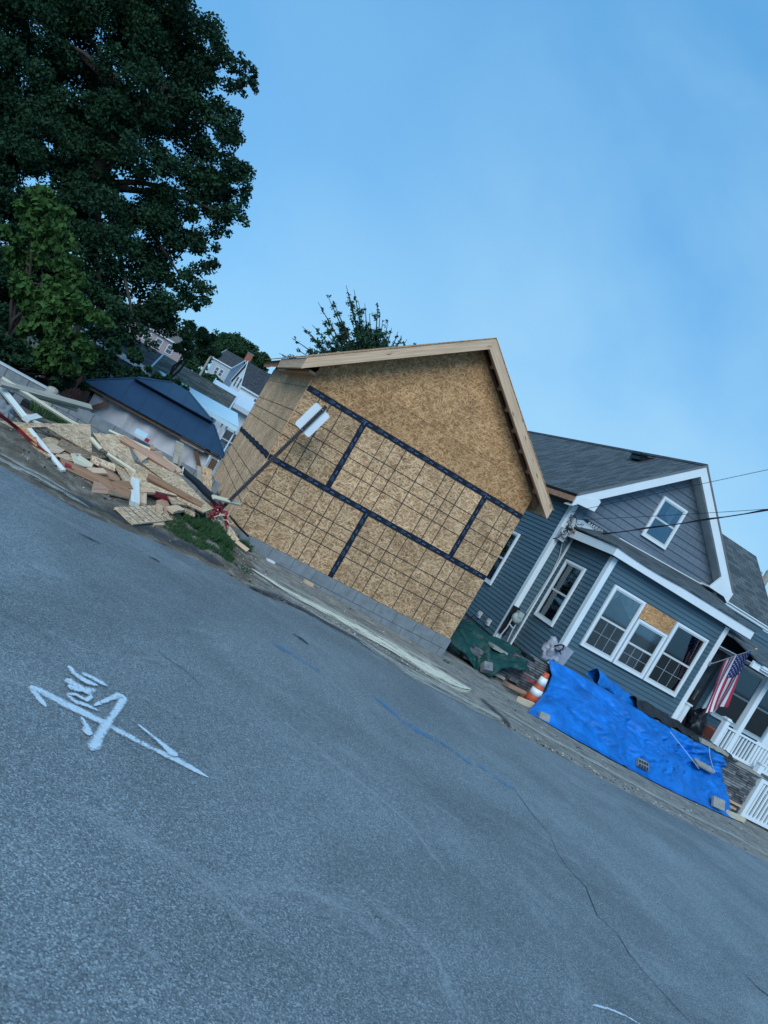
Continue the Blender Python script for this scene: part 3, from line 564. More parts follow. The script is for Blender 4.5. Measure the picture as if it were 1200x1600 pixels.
# foundations
b = MB(); b.box(GX0+.03, GY+.03, -2.6, 14.3, 12.9, -.052); b.box(EX0+.03, EY+.03, -.9, EX1-.03, GY, .058); b.build('foundation', 'foundation', house)
# main roof
b = MB()
zr = 5.93
for sgn in (-1, 1):
    xe = AX+sgn*2.60; ze = zr-sl*2.60; b.sheet([(AX, 3.40, zr), (xe, 3.40, ze), (xe, 13.2, ze), (AX, 13.2, zr)][::sgn], .05, 0)
b.build('roof', ['shingle', 'bronze'], house)
b = MB(); b.obox((AX-.11, 3.39, zr-.055), (.11, 0, .095), (0, 9.8, 0), (0, 0, .012)); b.obox((AX+.11, 3.39, zr-.055), (-.11, 0, .095), (0, 9.8, 0), (0, 0, .012)); b.build('ridge_cap', 'shingle_dark', house)
# roof vent box
vb = MB(); o_ = Vector((CX, CY, CZ)); dv_ = AF+(1000-600)/F_*AR-(720-800)/F_*AU; tv_ = (zr-sl*AX+sl*o_.x-o_.z)/(dv_.z-sl*dv_.x); qv_ = o_+tv_*dv_; vx, vy = qv_.x, qv_.y; vz = qv_.z+.09; vb.box(vx-.2, vy-.2, vz-.13, vx+.16, vy+.2, vz+.06); vb.obox((vx-.26, vy-.25, vz-.02), (.45, 0, .16), (0, .5, 0), (0, 0, .035)); vb.build('roof_vent', 'black', house, bevel=.01)
# rake trim of the gable
def hr(x0, x1, top, bot, y0, y1, nm='rake_trim', mat='trim'):
    b = MB(); za, zb = zr-sl*abs(x0-AX), zr-sl*abs(x1-AX); b.obox((x0, y0, za-bot), (x1-x0, 0, zb-za), (0, 0, bot-top), (0, y1-y0, 0)); return b.build(nm, mat, house)
hr(7.0, AX-.001, .028, .285, 3.385, 3.43); hr(AX+.001, 12.16, .028, .285, 3.385, 3.43)
hr(7.0, AX-.001, -.03, .025, 3.372, 3.42, 'drip_edge', 'bronze'); hr(AX+.001, 12.18, -.03, .025, 3.372, 3.42, 'drip_edge', 'bronze')
hr(7.0, AX-.001, .285, .30, 3.43, 3.745, 'rake_soffit', 'trim_dirty'); hr(AX+.001, 12.16, .285, .30, 3.43, 3.745, 'rake_soffit', 'trim_dirty')
b = MB(); b.sheet([(12.16, 3.39, 3.72), (12.13, 3.39, 3.46), (11.95, 3.39, 3.55), (11.42, 3.39, 3.56), (11.60, 3.39, 3.95)], .045); b.box(11.45, 3.42, 3.56, 12.1, 3.74, 3.60); b.build('cornice_return', 'trim', house)
b = MB(); b.sheet([(7.03, 3.40, 3.70), (7.55, 3.40, 3.90), (7.60, 3.40, 3.86), (7.58, 3.40, 3.61), (7.06, 3.40, 3.55)], .04); b.build('cornice_return', 'trim', house)
# raw eave on the left side, without its gutter
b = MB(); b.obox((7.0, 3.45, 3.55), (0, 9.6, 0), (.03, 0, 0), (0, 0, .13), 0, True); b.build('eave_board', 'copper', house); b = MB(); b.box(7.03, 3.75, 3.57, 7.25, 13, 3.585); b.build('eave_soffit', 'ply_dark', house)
# corner boards
def vboard(x0, y0, z0, x1, y1, z1, nm='corner_board', mat='trim'): b = MB(); b.box(x0, y0, z0, x1, y1, z1); return b.build(nm, mat, house, bevel=.003)
vboard(GX0-.024, GY-.13, -.12, GX0+.10, GY-.0165, 3.58) if 0 else None
b = MB(); b.box(GX0-.026, GY-.026, -.12, GX0+.105, GY-.002, 3.56); b.box(GX0-.026, GY-.0015, -.12, GX0-.002, GY+.105, 3.56); b.build('corner_board', 'trim', house)
b = MB(); b.box(EX0-.028, EY-.028, .03, EX0+.10, EY-.001, 2.84); b.box(EX0-.028, EY-.0005, .03, EX0-.002, EY+.10, 2.84); b.build('corner_board', 'trim', house)
b = MB(); b.box(EX1-.10, EY-.028, -.05, EX1+.028, EY-.001, 2.84); b.box(EX1+.002, EY-.0005, -.05, EX1+.028, EY+.10, 2.84); b.build('corner_board', 'trim', house)
b = MB(); b.box(EX0-.05, GY-.060, -.14, EX0-.016, GY-.017, 2.84); b.build('inside_corner_trim', 'trim', house)
# enclosed porch roof: fascia, shingles, flashing
b = MB(); b.box(7.50, 1.80, 2.86, 11.76, 1.84, 3.05); b.build('fascia', 'trim', house)
b = MB(); b.obox((7.50, 1.841, 2.86), (0, 2.0, -.02), (.04, 0, 0), (0, 0, .19)); b.build('fascia', 'trim', house)
b = MB(); b.box(7.541, 1.841, 2.865, 11.76, 1.99, 2.875); b.build('soffit', 'trim_dirty', house)
b = MB(); Z_ = lambda x, y: 3.062
pts = {'a': (7.47, 1.77, 3.060), 'b': (11.80, 1.77, 3.075), 'c': (11.80, 3.73, 3.52), 'd': (8.75, 3.73, 3.36), 'e': (7.47, 3.73, 3.03), 'm': (9.3, 2.75, 3.235)}
def roofp(u, v):
    x = 7.47+(11.80-7.47)*u; y = 1.77+1.96*v; base = 3.06+.015*u; rise = (.30+.17*u)*v**1.1; hip = min(1, (x-7.47)/1.0); s_ = -.035*math.sin(math.pi*min(1, u*2.2))*(1-v)
    return (x, y, base + min(rise, .03*v+(x-7.47)*.33) + s_)
b.grid(roofp, 24, 8); o = b.build('porch_roof', 'shingle', house, solid=.03)
for p in o.data.polygons:
    for li in p.loop_indices: w = o.data.vertices[o.data.loops[li].vertex_index].co; o.data.uv_layers[0].data[li].uv = (w.x, w.y)
b = MB(); q = [Vector(roofp(k/24, 1))+Vector((0, -.03, .022)) for k in range(7, 25)]; b.tube(q, .014, 6); b.build('flashing', 'trim', house)
# loose house wrap with lettering, cable tangle box
b = MB(); A_, B_, C_ = P(903, 812, Y=3.70), P(963, 838, Y=3.70), P(933, 838, Y=3.70); b.sheet([P(902, 812, Y=3.70), P(915, 813, Y=3.68), P(948, 834, Y=3.69), P(958, 840, Y=3.70), P(930, 838, Y=3.66), P(900, 826, Y=3.66)], .006); b.build('house_wrap', 'wrap', house)
b = MB(); b.sheet([P(912, 812, Y=3.672), P(918, 812, Y=3.672), P(950, 832, Y=3.672), P(947, 837, Y=3.672), P(937, 835, Y=3.672)], .004, 0)
T2 = text_mesh('BARRIER', .20); c0 = P(915, 815.5, Y=3.665); c1 = P(943, 833, Y=3.665); d_ = (c1-c0); ln = d_.length; d_.normalize(); u_ = Vector((0, -1, 0)).cross(d_)*-1
stamp(b, T2, c0+d_*ln*.5+Vector((0, -.004, 0)), d_*.62, (u_ if u_.z > 0 else -u_)*.62, 1); b.build('wrap_lettering', ['black', 'flag_white'], house)
b = MB(); b.tube([P(897, 829, Y=3.55), P(905, 834, Y=3.5), P(915, 838, Y=3.48), P(927, 840, Y=3.48)], [.035]*4, 10); b.build('copper_flashing', 'copper', house)
# cross wing
b = MB(); b.sheet([(11.2, 3.95, 3.56), (14.62, 3.95, 3.56), (14.62, 6.0, 5.33), (11.2, 6.0, 5.33)], .05); b.sheet([(11.2, 6.0, 5.33), (14.62, 6.0, 5.33), (14.62, 8.05, 3.56), (11.2, 8.05, 3.56)], .05); b.build('wing_roof', 'shingle', house)
b = MB(); b.sheet([(14.35, 4.2, -.5), (14.35, 7.8, -.5), (14.35, 7.8, 3.6), (14.35, 6, 5.2), (14.35, 4.2, 3.6)], .08); b.box(12.4, 4.2, -.5, 14.31, 4.28, 3.45); b.build('wing_wall', 'siding', house)
b = MB(); b.box(11.65, 3.86, 3.44, 14.66, 3.96, 3.475); b.box(11.65, 3.835, 3.46, 14.66, 3.865, 3.55); b.box(11.65, 3.80, 3.53, 14.66, 3.838, 3.56); b.box(11.65, 3.97, 3.40, 14.66, 4.2, 3.42); b.build('gutter', 'trim', house)
b = MB(); b.box(14.22, 4.165, -.2, 14.36, 4.195, 3.40); b.build('corner_board', 'trim', house)
b = MB(); b.box(11.62, 3.79, 3.34, 11.68, 3.97, 3.60); b.build('gutter_end', 'trim', house)
# windows
def window(parent, o, u, n, w, h, tw=.055, grille=True, curtain=0, split=.48, name='window', rows=2, cols=3):
    o, u, n = Vector(o), Vector(u), Vector(n); z = Vector((0, 0, 1)); b = MB(); bx = lambda a, c, w_, h_, k0, k1, mi=0: b.obox(o+u*a+z*c+n*k0, u*w_, z*h_, n*(k1-k0), mi)
    bx(0, 0, w, tw, .0, .055); bx(0, h-tw, w, tw, .0, .055); bx(0, tw, tw, h-2*tw, .0, .054); bx(w-tw, tw, tw, h-2*tw, .0, .054)
    fr = b.build(name, 'trim', parent)
    b = MB(); e = tw+.001; sw = .032; hh = h*split
    bx(e, e, w-2*e, sw+.015, .018, .044); bx(e, h-e-sw, w-2*e, sw, .018, .044); bx(e, e+sw+.015, sw, h-2*e-2*sw-.015, .018, .043); bx(w-e-sw, e+sw+.015, sw, h-2*e-2*sw-.015, .018, .043); bx(e+sw, hh, w-2*e-2*sw, .045, .018, .0455); b.build('sash', 'vinyl', fr)
    if grille:
        b = MB(); x0, x1, y0, y1 = e+sw, w-e-sw, e+sw+.015, hh
        for k in range(1, cols): bx(x0+(x1-x0)*k/cols-.005, y0, .010, y1-y0, .030, .036)
        for k in range(1, rows): bx(x0, y0+(y1-y0)*k/rows-.005, x1-x0, .010, .0295, .0365)
        b.build('grille', 'grid', fr)
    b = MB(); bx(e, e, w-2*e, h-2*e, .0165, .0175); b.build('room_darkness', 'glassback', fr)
    if curtain:
        b = MB(); x0, x1, yt = e+sw, w-e-sw, h-e-sw
        for (a0, a1, d0, d1) in curtain: 
            b.sheet([o+u*(x0+(x1-x0)*a0)+z*yt+n*.019, o+u*(x0+(x1-x0)*a1)+z*yt+n*.019, o+u*(x0+(x1-x0)*a1)+z*(yt-d1)+n*.019, o+u*(x0+(x1-x0)*a0)+z*(yt-d0)+n*.019], .002)
        b.build('curtain', 'cloth_w', fr)
    b = MB(); bx(e+sw*.5, e+sw*.5, w-2*e-sw, h-2*e-sw, .0275, .0285); b.build('pane', 'glass', fr); return fr
U, N_ = (1, 0, 0), (0, -1, 0)
window(house, (8.03, EY-.02, .88), U, N_, .90, 1.49, curtain=[(.25, .98, .12, .42), (0, .2, .30, .10)])
window(house, (8.975, EY-.02, .88), U, N_, .885, 1.12, curtain=0)
window(house, (9.905, EY-.02, .88), U, N_, 1.0, 1.49, curtain=[(.05, .5, .20, .33), (.5, .98, .55, .40)])
b = MB(); b.box(8.955, EY-.034, 2.012, 9.885, EY-.021, 2.37); b.build('board_panel', 'osb_warm', house)
for gx in (8.936, 9.863): b = MB(); b.box(gx, EY-.028, .88, gx+.037, EY-.0205, 2.01); b.build('open_gap', 'black', house)
window(house, (EX0-.02, 3.45, .88), (0, -1, 0), (-1, 0, 0), .84, 1.48, grille=False)
window(house, (9.21, GY-.02, 3.78), U, N_, .79, 1.08, grille=False, curtain=[(.35, .75, .30, .42)])
s0 = P(744, 912, X=7.25); window(house, (GX0-.02, 6.10, .89), (0, -1, 0), (-1, 0, 0), .92, 1.48, grille=False)
# small fittings on the side wall
for k, (px, py) in enumerate(((751, 960), (765, 972))):
    q = P(px, py, X=GX0-.016); b = MB(); b.box(q.x-.05, q.y-.07, q.z-.09, q.x, q.y+.07, q.z+.07); b.box(q.x-.075, q.y-.04, q.z-.03, q.x-.05, q.y+.04, q.z+.04); b.build('outlet_box', 'trim_dirty', house, bevel=.006)
# service cable gear on the corner
b = MB(); q = P(893, 822, Y=3.60); rr = random.Random(4)
for k in range(16):
    a = q+Vector((rr.uniform(-.14, .10), rr.uniform(-.1, .03), rr.uniform(-.30, .22))); pts = [a]
    for j in range(5): pts.append(pts[-1]+Vector((rr.uniform(-.08, .08), rr.uniform(-.05, .03), rr.uniform(-.09, .07))))
    b.tube(pts, rr.uniform(.006, .012), 6)
b.build('cable_tangle', 'cable', house)
b = MB(); b.box(q.x-.16, 3.60, q.z-.42, q.x+.03, 3.72, q.z-.12); b.box(q.x-.02, 3.62, q.z-.05, q.x+.12, 3.72, q.z+.2); b.lathe((q.x-.05, 3.60, q.z-.28), [(.06, 0), (.055, .05)], 12, axis=(0, -1, 0)); b.build('junction_box', 'pipe', house, bevel=.01)
b = MB(); b.tube([P(879, 846, Y=3.68), P(874, 870, Y=3.69), P(862, 895, Y=3.69), P(845, 922, Y=3.69), P(822, 958, Y=3.69)], .012, 8); b.build('conduit', 'pipe', house)
q = P(808, 966, Y=3.55); gm = thing('gas_meter', (q.x, 3.55, q.z-.55), 'round grey green gas meter in the house corner beside white trim', 'gas meter')
b = MB(); b.box(q.x-.16, 3.66, q.z-.5, q.x+.02, 3.72, q.z+.22); b.build('backing_panel', 'black', gm)
b = MB(); b.lathe((q.x, 3.62, q.z), [(.10, 0), (.13, .03), (.13, .10), (.10, .14), (.05, .16)], 20, axis=(0, -1, 0)); b.box(q.x-.07, 3.46, q.z+.03, q.x+.07, 3.6, q.z+.17); b.build('meter_body', 'meter', gm, bevel=.01)
b = MB()
for dx in (-.10, .06): b.tube([(q.x+dx, 3.56, q.z-.02), (q.x+dx, 3.56, q.z-.3), (q.x+dx*1.5, 3.56, q.z-.58)], .017, 8)
b.tube([(q.x-.10, 3.56, q.z-.2), (q.x+.06, 3.56, q.z-.26)], .02, 8); b.build('gas_pipe', 'pipe', gm)
# open porch on the right: floor, wall with windows, door, low roof
b = MB(); siding(b, (11.28, 2.75, 0), U, N_, 3.3, .35, 2.75); b.box(11.29, 2.75, -.6, 14.58, 2.85, 2.75); b.build('porch_wall', 'siding', house)
b = MB(); b.box(11.28, 1.25, -.7, 15.2, 2.75, .28); b.build('porch_floor', 'foundation', house)
b = MB(); b.box(11.36, 2.69, .29, 12.30, 2.735, 2.35); b.build('door', 'door', house)
b = MB(); b.box(11.42, 2.67, .33, 12.24, 2.69, 1.1, 0); b.box(11.50, 2.665, 1.2, 12.16, 2.689, 2.25, 1); b.box(12.02, 2.60, 1.0, 12.05, 2.665, 1.25, 2); b.build('storm_door', ['door', 'glassback', 'steel'], house)
b = MB(); b.box(12.50, 2.70, .3, 12.60, 2.735, 2.4); b.box(11.30, 2.70, 2.36, 12.60, 2.735, 2.46); b.build('door_trim', 'trim', house)
window(house, (12.80, 2.733, .88), U, N_, .92, 1.46, grille=False, curtain=[(.3, .92, .45, .45)]); window(house, (13.74, 2.733, .88), U, N_, .92, 1.46, grille=False, curtain=0)
b = MB(); b.sheet([(11.29, .88, 2.47), (14.9, .88, 2.42), (13.6, 2.74, 2.90), (11.29, 2.74, 2.95)], .03); b.sheet([(14.9, .88, 2.42), (14.9, 2.74, 2.42), (13.6, 2.74, 2.9)], .03); b.build('porch_roof', 'shingle', house)
b = MB(); b.box(11.285, .93, 2.30, 14.85, .99, 2.45); b.box(11.5, .86, 2.40, 14.9, .925, 2.452); b.box(11.5, .87, 2.36, 14.9, .925, 2.385); b.box(11.285, .99, 2.38, 14.85, 2.7, 2.395); b.build('porch_beam', 'trim', house)
b = MB(); b.box(12.36, 1.38, .29, 12.49, 1.51, 2.38); b.box(12.33, 1.35, .29, 12.52, 1.54, .36); b.build('porch_post', 'trim', house, bevel=.006)
b = MB(); b.box(11.90, 1.33, .29, 12.02, 1.45, 1.04); b.box(11.875, 1.305, 1.04, 12.045, 1.475, 1.065); b.box(11.90, 1.33, 1.066, 12.02, 1.45, 1.09); b.build('newel_post', 'trim', house, bevel=.005)
b = MB(); b.box(EX1+.03, 1.90, .35, EX1+.14, 2.01, .88); b.box(EX1+.01, 1.88, .88, EX1+.16, 2.03, .92); b.build('newel_post', 'trim', house, bevel=.005)
def railing(b, x0, x1, y, z0, z1, step=.105, wb=.035):
    b.box(x0, y-.035, z1-.045, x1, y+.035, z1); b.box(x0, y-.025, z0, x1, y+.025, z0+.06); x = x0+step*.6
    while x < x1-.03: b.box(x, y-wb/2, z0+.061, x+wb, y+wb/2, z1-.046); x += step
b = MB(); railing(b, 12.025, 12.355, 1.40, .36, .92); railing(b, 12.50, 15.1, 1.43, .36, .92); b.build('railing', 'trim', house)
b = MB(); b.box(EX1+.03, 2.745, 2.0, EX1+.3, 2.749, 2.1) 
lp = thing('potted_plant', (12.45, 2.2, .28), 'rust coloured pot on the porch beside the newel post', 'pot')
b = MB(); b.lathe((12.45, 2.2, .285), [(.14, 0), (.20, .12), (.22, .34), (.235, .36), (.235, .40), (.2, .40)], 18); b.build('pot_body', 'rust', lp, smooth=True)
b = MB(); b.lathe((12.45, 2.2, .66), [(.195, 0), (.19, .02), (.0, .025)], 18); b.build('soil', 'bark', lp)
# stuffed black sack by the door
def blob(name, c, r, mat, seed, label, cat, sc=.35, sub_=4):
    bm = bmesh.new(); bmesh.ops.create_icosphere(bm, subdivisions=sub_, radius=1); 
    for v in bm.verts:
        d = v.co.copy(); k = 1+sc*fbm(d.x*1.5+seed, d.y*1.5, d.z*1.5)+.12*fbm(d.x*5+seed, d.y*5, d.z*5); v.co = Vector((d.x*r[0]*k, d.y*r[1]*k, max(-r[2]*.9, d.z*r[2]*k)+r[2]*.9))
    me = bpy.data.meshes.new(name); bm.to_mesh(me); bm.free(); me.materials.append(M[mat]); me.polygons.foreach_set('use_smooth', [True]*len(me.polygons)); o = bpy.data.objects.new(name, me); COL.objects.link(o); o.location = c; return tag(o, label, cat)
blob('black_sack', (11.75, 1.9, .28), (.22, .2, .36), 'black', 3, 'bulging black sack standing in the dark porch doorway', 'bag')
# ------------------------------------------------------------------ stone retaining wall
def stonewall(b, x0, x1, z0fn, z1fn, y=1.0, seed=1, thick=.30):
    rr = random.Random(seed); z = -1.1
    while z < .5:
        h = rr.uniform(.032, .058); x = x0-rr.uniform(0, .3)
        while x < x1:
            w = rr.uniform(.14, .46); a, c = max(x, x0+rr.uniform(0, .0)), min(x+w-.008, x1)
            if c-a > .03 and z+h <= z1fn((a+c)/2) and z+h > z0fn((a+c)/2): d = rr.uniform(0, .05); b.box(a, y-d, z, c, y+thick-rr.uniform(0, .02), z+h-.010, rr.choice([0, 0, 2, 3]))
            x += w
        z += h
sw = thing('stone_wall', (9.5, 1.15, -.7), 'low retaining wall of thin dark grey ledger stones, its left end unfinished and stepped', 'wall')
def stp(x): return [-.25, -.25, -.10, .02, .02, .14, .22, .22, .30][min(8, max(0, int((x-5.55)/.13)))] if x < 6.65 else .36
b = MB(); stonewall(b, 5.55, 13.15, lambda x: zg(x)-.12, lambda x: min(.30, stp(x)), 1.0); b.box(6.45, 1.05, -1, 13.12, 1.28, .27, 1); b.build('stone_facing', ['stone', 'black', 'stone_b', 'stone_c'], sw)
b = MB(); b.box(11.55, .955, .302, 13.25, 1.36, .345); b.box(9.9, .965, .302, 11.54, 1.36, .345); b.build('cap_slab', 'capstone', sw, bevel=.006)
b = MB(); b.box(13.0, 1.05, -1.1, 13.12, 2.7, .28); b.build('side_return', 'stone', sw)
def ang(b, a, c, w, t): b.beam(a, c, w, t)
# bare steel angle lying across the gap left of the stones
for (a, c, lab) in (((717, 977), (757, 1000), 'upper thin pale metal angle lying in front of the foundation'), ((737, 992), (753, 1002), 'short thin pale metal angle below the longer one')):
    b = MB(); b.beam(P(*a, Y=1.6), P(*c, Y=1.5), .03, .012); b.beam(P(*a, Y=1.61)+Vector((0, 0, .02)), P(*c, Y=1.51)+Vector((0, 0, .02)), .008, .035); tag(b.build('metal_angle', 'steel'), lab, 'metal angle')
b = MB(); q0, q1 = P(700, 978, Y=1.5), P(742, 961, Y=4.0); b.tube([q0, q0.lerp(q1, .5)+Vector((0, 0, -.05)), q1], .011, 6); tag(b.build('black_cable', 'cable'), 'black cable running from the wooden building to the side wall outlet', 'cable')
# loose planks and bricks by the stones
def plank_between(name, mat, A, B, w, t, label, cat, up=(0, 0, 1), group=None):
    b = MB(); b.beam(A, B, w, t, up, 0); return tag(b.build(name, mat, bevel=.002), label, cat, group)
# traffic cone
cq = Vector((6.50, .25, zg(6.5)+.02)); cone = thing('traffic_cone', cq, 'orange traffic cone with two white bands beside the blue tarp', 'traffic cone')
b = MB(); b.box(cq.x-.18, cq.y-.18, cq.z, cq.x+.18, cq.y+.18, cq.z+.03); b.build('base', 'orange', cone, bevel=.01)
b = MB(); b.lathe(cq, [(.145, .03), (.128, .14), (.098, .34), (.075, .48), (.052, .64), (.042, .65), (.035, .62)], 24); b.build('cone_body', 'orange', cone, smooth=True)
rc = lambda z: .145-(z-.03)*.1495
for z0, z1 in ((.18, .31), (.40, .55)): b = MB(); b.lathe(cq, [(rc(z0)+.003, z0), (rc(z1)+.003, z1)], 24); b.build('reflective_band', 'reflect', cone, smooth=True)
for k, (A, B, w, t, mat, lab) in enumerate([((5.95, .25, -.30), (6.40, .38, -.30), .09, .05, 'pine_red', 'reddish timber offcut under the cone'), ((5.98, -.18, -.37), (6.42, -.05, -.37), .12, .09, 'pine_pale', 'thick pale timber block at the tarp corner'),
   ((6.0, .55, -.33), (6.5, .60, -.33), .09, .04, 'wood_brown', 'brown timber offcut leaning on the pile by the cone')]): plank_between('timber_offcut', mat, A, B, w, t, lab, 'timber')
ez = zg(12.3)
for k, (A, B, w, t, mat, lab) in enumerate([((11.7, .75, ez+.36), (12.55, .88, ez+.33), .09, .038, 'pine_red', 'upper timber stub poking out of the blue tarp end'), ((11.7, .62, ez+.25), (13.05, .85, ez+.20), .09, .038, 'pine', 'longest timber stub between tarp end and white gate'),
   ((11.7, .55, ez+.14), (12.7, .72, ez+.12), .09, .038, 'pine', 'lower timber stub poking out of the blue tarp end'), ((12.0, .18, ez+.07), (12.62, .36, ez+.06), .14, .09, 'pine_pale', 'short thick timber lying on the ground at the tarp end')]): plank_between('timber_offcut', mat, A, B, w, t, lab, 'timber')
# ------------------------------------------------------------------ tarps
TB = [(6.0, -.50), (7.1, -.60), (8.1, -.60), (9.6, -.42), (11.0, -.08), (12.12, .26), (12.3, .34)]
def interp(T, x):
    if x <= T[0][0]: return T[0][1]
    for (a, b_), (c, d) in zip(T, T[1:]):
        if a <= x <= c: return b_+(d-b_)*(x-a)/(c-a)
    return T[-1][1]
TT = [(0, .41), (.12, .43), (.3, .40), (.5, .36), (.6, .33), (.8, .35), (1, .33)]
TE = [(0, G(824, 1113)), (.2, P(832, 1104, Y=-.25)), (.55, P(853, 1080, Y=.35)), (.8, P(862, 1056, Y=.78)), (1, P(857, 1029, Y=.96))]
def tedge(v):
    for (a, p0), (b_, p1) in zip(TE, TE[1:]):
        if a <= v <= b_: return p0.lerp(p1, (v-a)/(b_-a))
    return TE[-1][1]
def tarpf(u, v):
    x, y, z = tarpg(u, v); w = math.exp(-(u*9)**1.6)
    if w < .003: return (x, y, z)
    e = tedge(v); k = .02*fbm(v*9, u*30); return (x*(1-w)+(e.x+k)*w, y*(1-w)+(e.y+k)*w, max(z*(1-w)+e.z*w, zg(x)+.015))
def tarpg(u, v):
    x0 = 6.0+.83*v; x1 = 12.25-.38*v**.8; x = x0+(x1-x0)*u; yb = interp(TB, x0*(1-u)+12.25*u); zb = zg(x)
    zt = interp(TT, u); yt = .96
    if v < .06: s_ = v/.06; y = yb-.14+.14*s_; z = zb+.02+.02*s_
    else:
        s_ = (v-.06)/.94; y = yb+(yt-yb)*s_**1.05; z = zb+.04+(zt-zb-.04)*(s_**.82)
        hp = sst(.60, .80, u); y2 = yb+(.93-yb)*min(1, s_*1.35)**.8; z2 = zb+.04+(.50*math.sin(min(1, s_/.58)*math.pi*.5)) if s_ < .58 else zb+.54+(zt-zb-.54)*((s_-.58)/.42)**1.3
        y = y*(1-hp)+y2*hp; z = z*(1-hp)+z2*hp
        y -= .10*math.sin(s_*math.pi)*(1-hp)*math.sin(u*math.pi*1.3)
    am = .12*sst(.04, .3, v)*sst(1.0, .85, v) + .012
    fold = fbm(x*.9+v*2.3, v*1.6+1, 2, 3) + .9*abs(fbm(x*1.5-v*3.2, v*2.0+u*2, 5, 3))+.10*fbm(x*5+v*6, v*7, 1, 3)
    rope = -.07*math.exp(-((x-(10.0+.9*v))/.10)**2)*sst(.3, .5, v); dr = .03*math.sin(x*9+fbm(x, v)*3)*v**2
    cre = 0
    for (xa, kk, wd, hh) in ((6.9, 2.6, .05, .05), (7.6, 3.4, .06, .07), (8.1, 2.0, .05, .05), (8.9, -1.6, .05, .06), (9.4, 2.4, .06, .06), (10.3, -1.2, .05, .05), (10.8, 1.8, .05, .05), (7.3, -2.0, .04, .03)):
        cre += hh*math.exp(-abs((x-(xa+kk*(.9-v)+.15*fbm(v*3, xa)))/wd)**1.2)
    fold -= cre*6*sst(1, .8, v)*(.4+.6*abs(fbm(x, v*2, 4)))
    y -= am*fold*1.2+rope*.6+dr; z += am*fold*.5*(1 if v > .1 else .2)
    return (x, y, max(z, zb+.012+.03*abs(fbm(x*3, v*3, 8))))
b = MB(); b.grid(tarpf, 190, 80); o = b.build('blue_tarp', 'tarp', smooth=True, solid=.004); tag(o, 'large crumpled blue tarp draped from the stone wall down to the roadside', 'tarp')
def tarp2(u, v):
    x = 8.35+1.25*u; a = v*math.pi*1.2-.3; y = 1.45-.22*math.cos(a)+.04*fbm(x*4, v*3); z = .40-.13*u+.24*max(0, math.sin(a))*(1-.3*u)+.04*fbm(x*5, v*5, 2); return (x, y, z)
b = MB(); b.grid(tarp2, 50, 24); tag(b.build('folded_tarp', 'tarp', smooth=True, solid=.004), 'folded blue tarp bundle behind the top edge of the stone wall', 'tarp')
def blackc(u, v):
    x = 9.3+3.0*u; y = .93+.55*v-.05*u; z = .36+.16*math.sin(v*math.pi)*(1-.7*u)+.05*fbm(x*3, v*3)+.06*fbm(x*1.1, v)*(1-u)+.015*math.sin(u*40+v*5); return (x, y, max(z, .35))
b = MB(); b.grid(blackc, 90, 18); tag(b.build('black_cloth', 'tarp_black', smooth=True, solid=.006), 'rumpled black landscape cloth on top of the stone wall', 'cloth')
def greenc(u, v):
    x = 4.5+1.95*u; yb = .62+.1*u; s_ = v; y = yb+.75*s_**.9; top = .28-.05*u; drop = [(0, -.12), (.3, -.22), (.48, -.42), (.6, -.42), (.7, -.15), (1, .05)]; zb = interp(drop, u)
    z = zb+(top-zb)*s_**.6; fo = fbm(x*1.6+s_, s_*1.5, 4, 3); rid = math.exp(-((x-(5.35+.35*(1-s_)))/.12)**2); y -= .10*fo+.16*rid*(1-s_)+.05*fbm(x*5, s_*5); z += .06*fo+.05*rid+.02*fbm(x*6, s_*6, 2); return (x, y, z)
b = MB(); b.grid(greenc, 70, 36); tag(b.build('green_tarp', 'tarp_green', smooth=True, solid=.005), 'dark green tarp draped over rubble between wooden building and stones', 'tarp')
b = MB()
rr = random.Random(8)
for k in range(46):
    x = rr.uniform(4.6, 6.3); y = rr.uniform(.75, 1.5); s_ = rr.uniform(.06, .16); zz_ = rr.uniform(zg(x)-.02, zg(x)+.25+.25*(y-.8)); b.obox((x, y, zz_), (s_*1.6, rr.uniform(-.05, .05), 0), (0, s_, rr.uniform(-.03, .03)), (0, 0, s_*.6))
tag(b.build('rubble', 'stone'), kind='stuff')
b = MB(); q = Vector((5.45, .55, zg(5.4)+.02)); b.obox(q, (.2, .05, .03), (-.03, .1, .12), (0, -.08, .10)); tag(b.build('stone_block', 'stone_c', bevel=.008), 'pale stone block holding the green tarp down', 'block')
for px, py, lab in ((780, 1015, 'pale ledger stone on the topmost step by the green tarp'), (782, 1036, 'pale ledger stone poking out under the green tarp fold'), (776, 1053, 'lowest loose ledger stone at the unfinished wall end')):
    q = P(px, py, Y=.93); b = MB(); b.box(q.x-.17, .86, q.z-.03, q.x+.17, 1.12, q.z+.02); tag(b.build('loose_stone', 'capstone', bevel=.004), lab, 'stone', 'loose stones at the wall end')
# weights on the tarp
def onto(px, py, y, s, mat, lab, tilt=.5, nm='paver', cat='paver'):
    q = P(px, py, Y=y-.10); b = MB(); b.obox(q-Vector((s[0]/2, 0, s[1]/2)), (s[0], .03, 0), (0, s[1]*tilt, s[1]*(1-tilt*.4)), (0, -.045, .03)); return tag(b.build(nm, mat, bevel=.004), lab, cat, 'weights holding down the blue tarp')
onto(852, 1126, -.55, (.24, .24), 'paver', 'square grey paver on the left bottom corner of the blue tarp'); onto(1125, 1257, .05, (.36, .22), 'paver', 'grey paver on the right bottom corner of the blue tarp')
q = P(1003, 1196, Y=-.52); br = thing('cored_brick', q, 'grey cored brick on the middle bottom edge of the blue tarp', 'brick', 'weights holding down the blue tarp')
b = MB(); b.obox(q+Vector((-.12, 0, -.06)), (.30, .03, -.01), (0, .1, .12), (0, -.05, .04)); b.build('brick_body', 'concrete', br, bevel=.004)
b = MB()
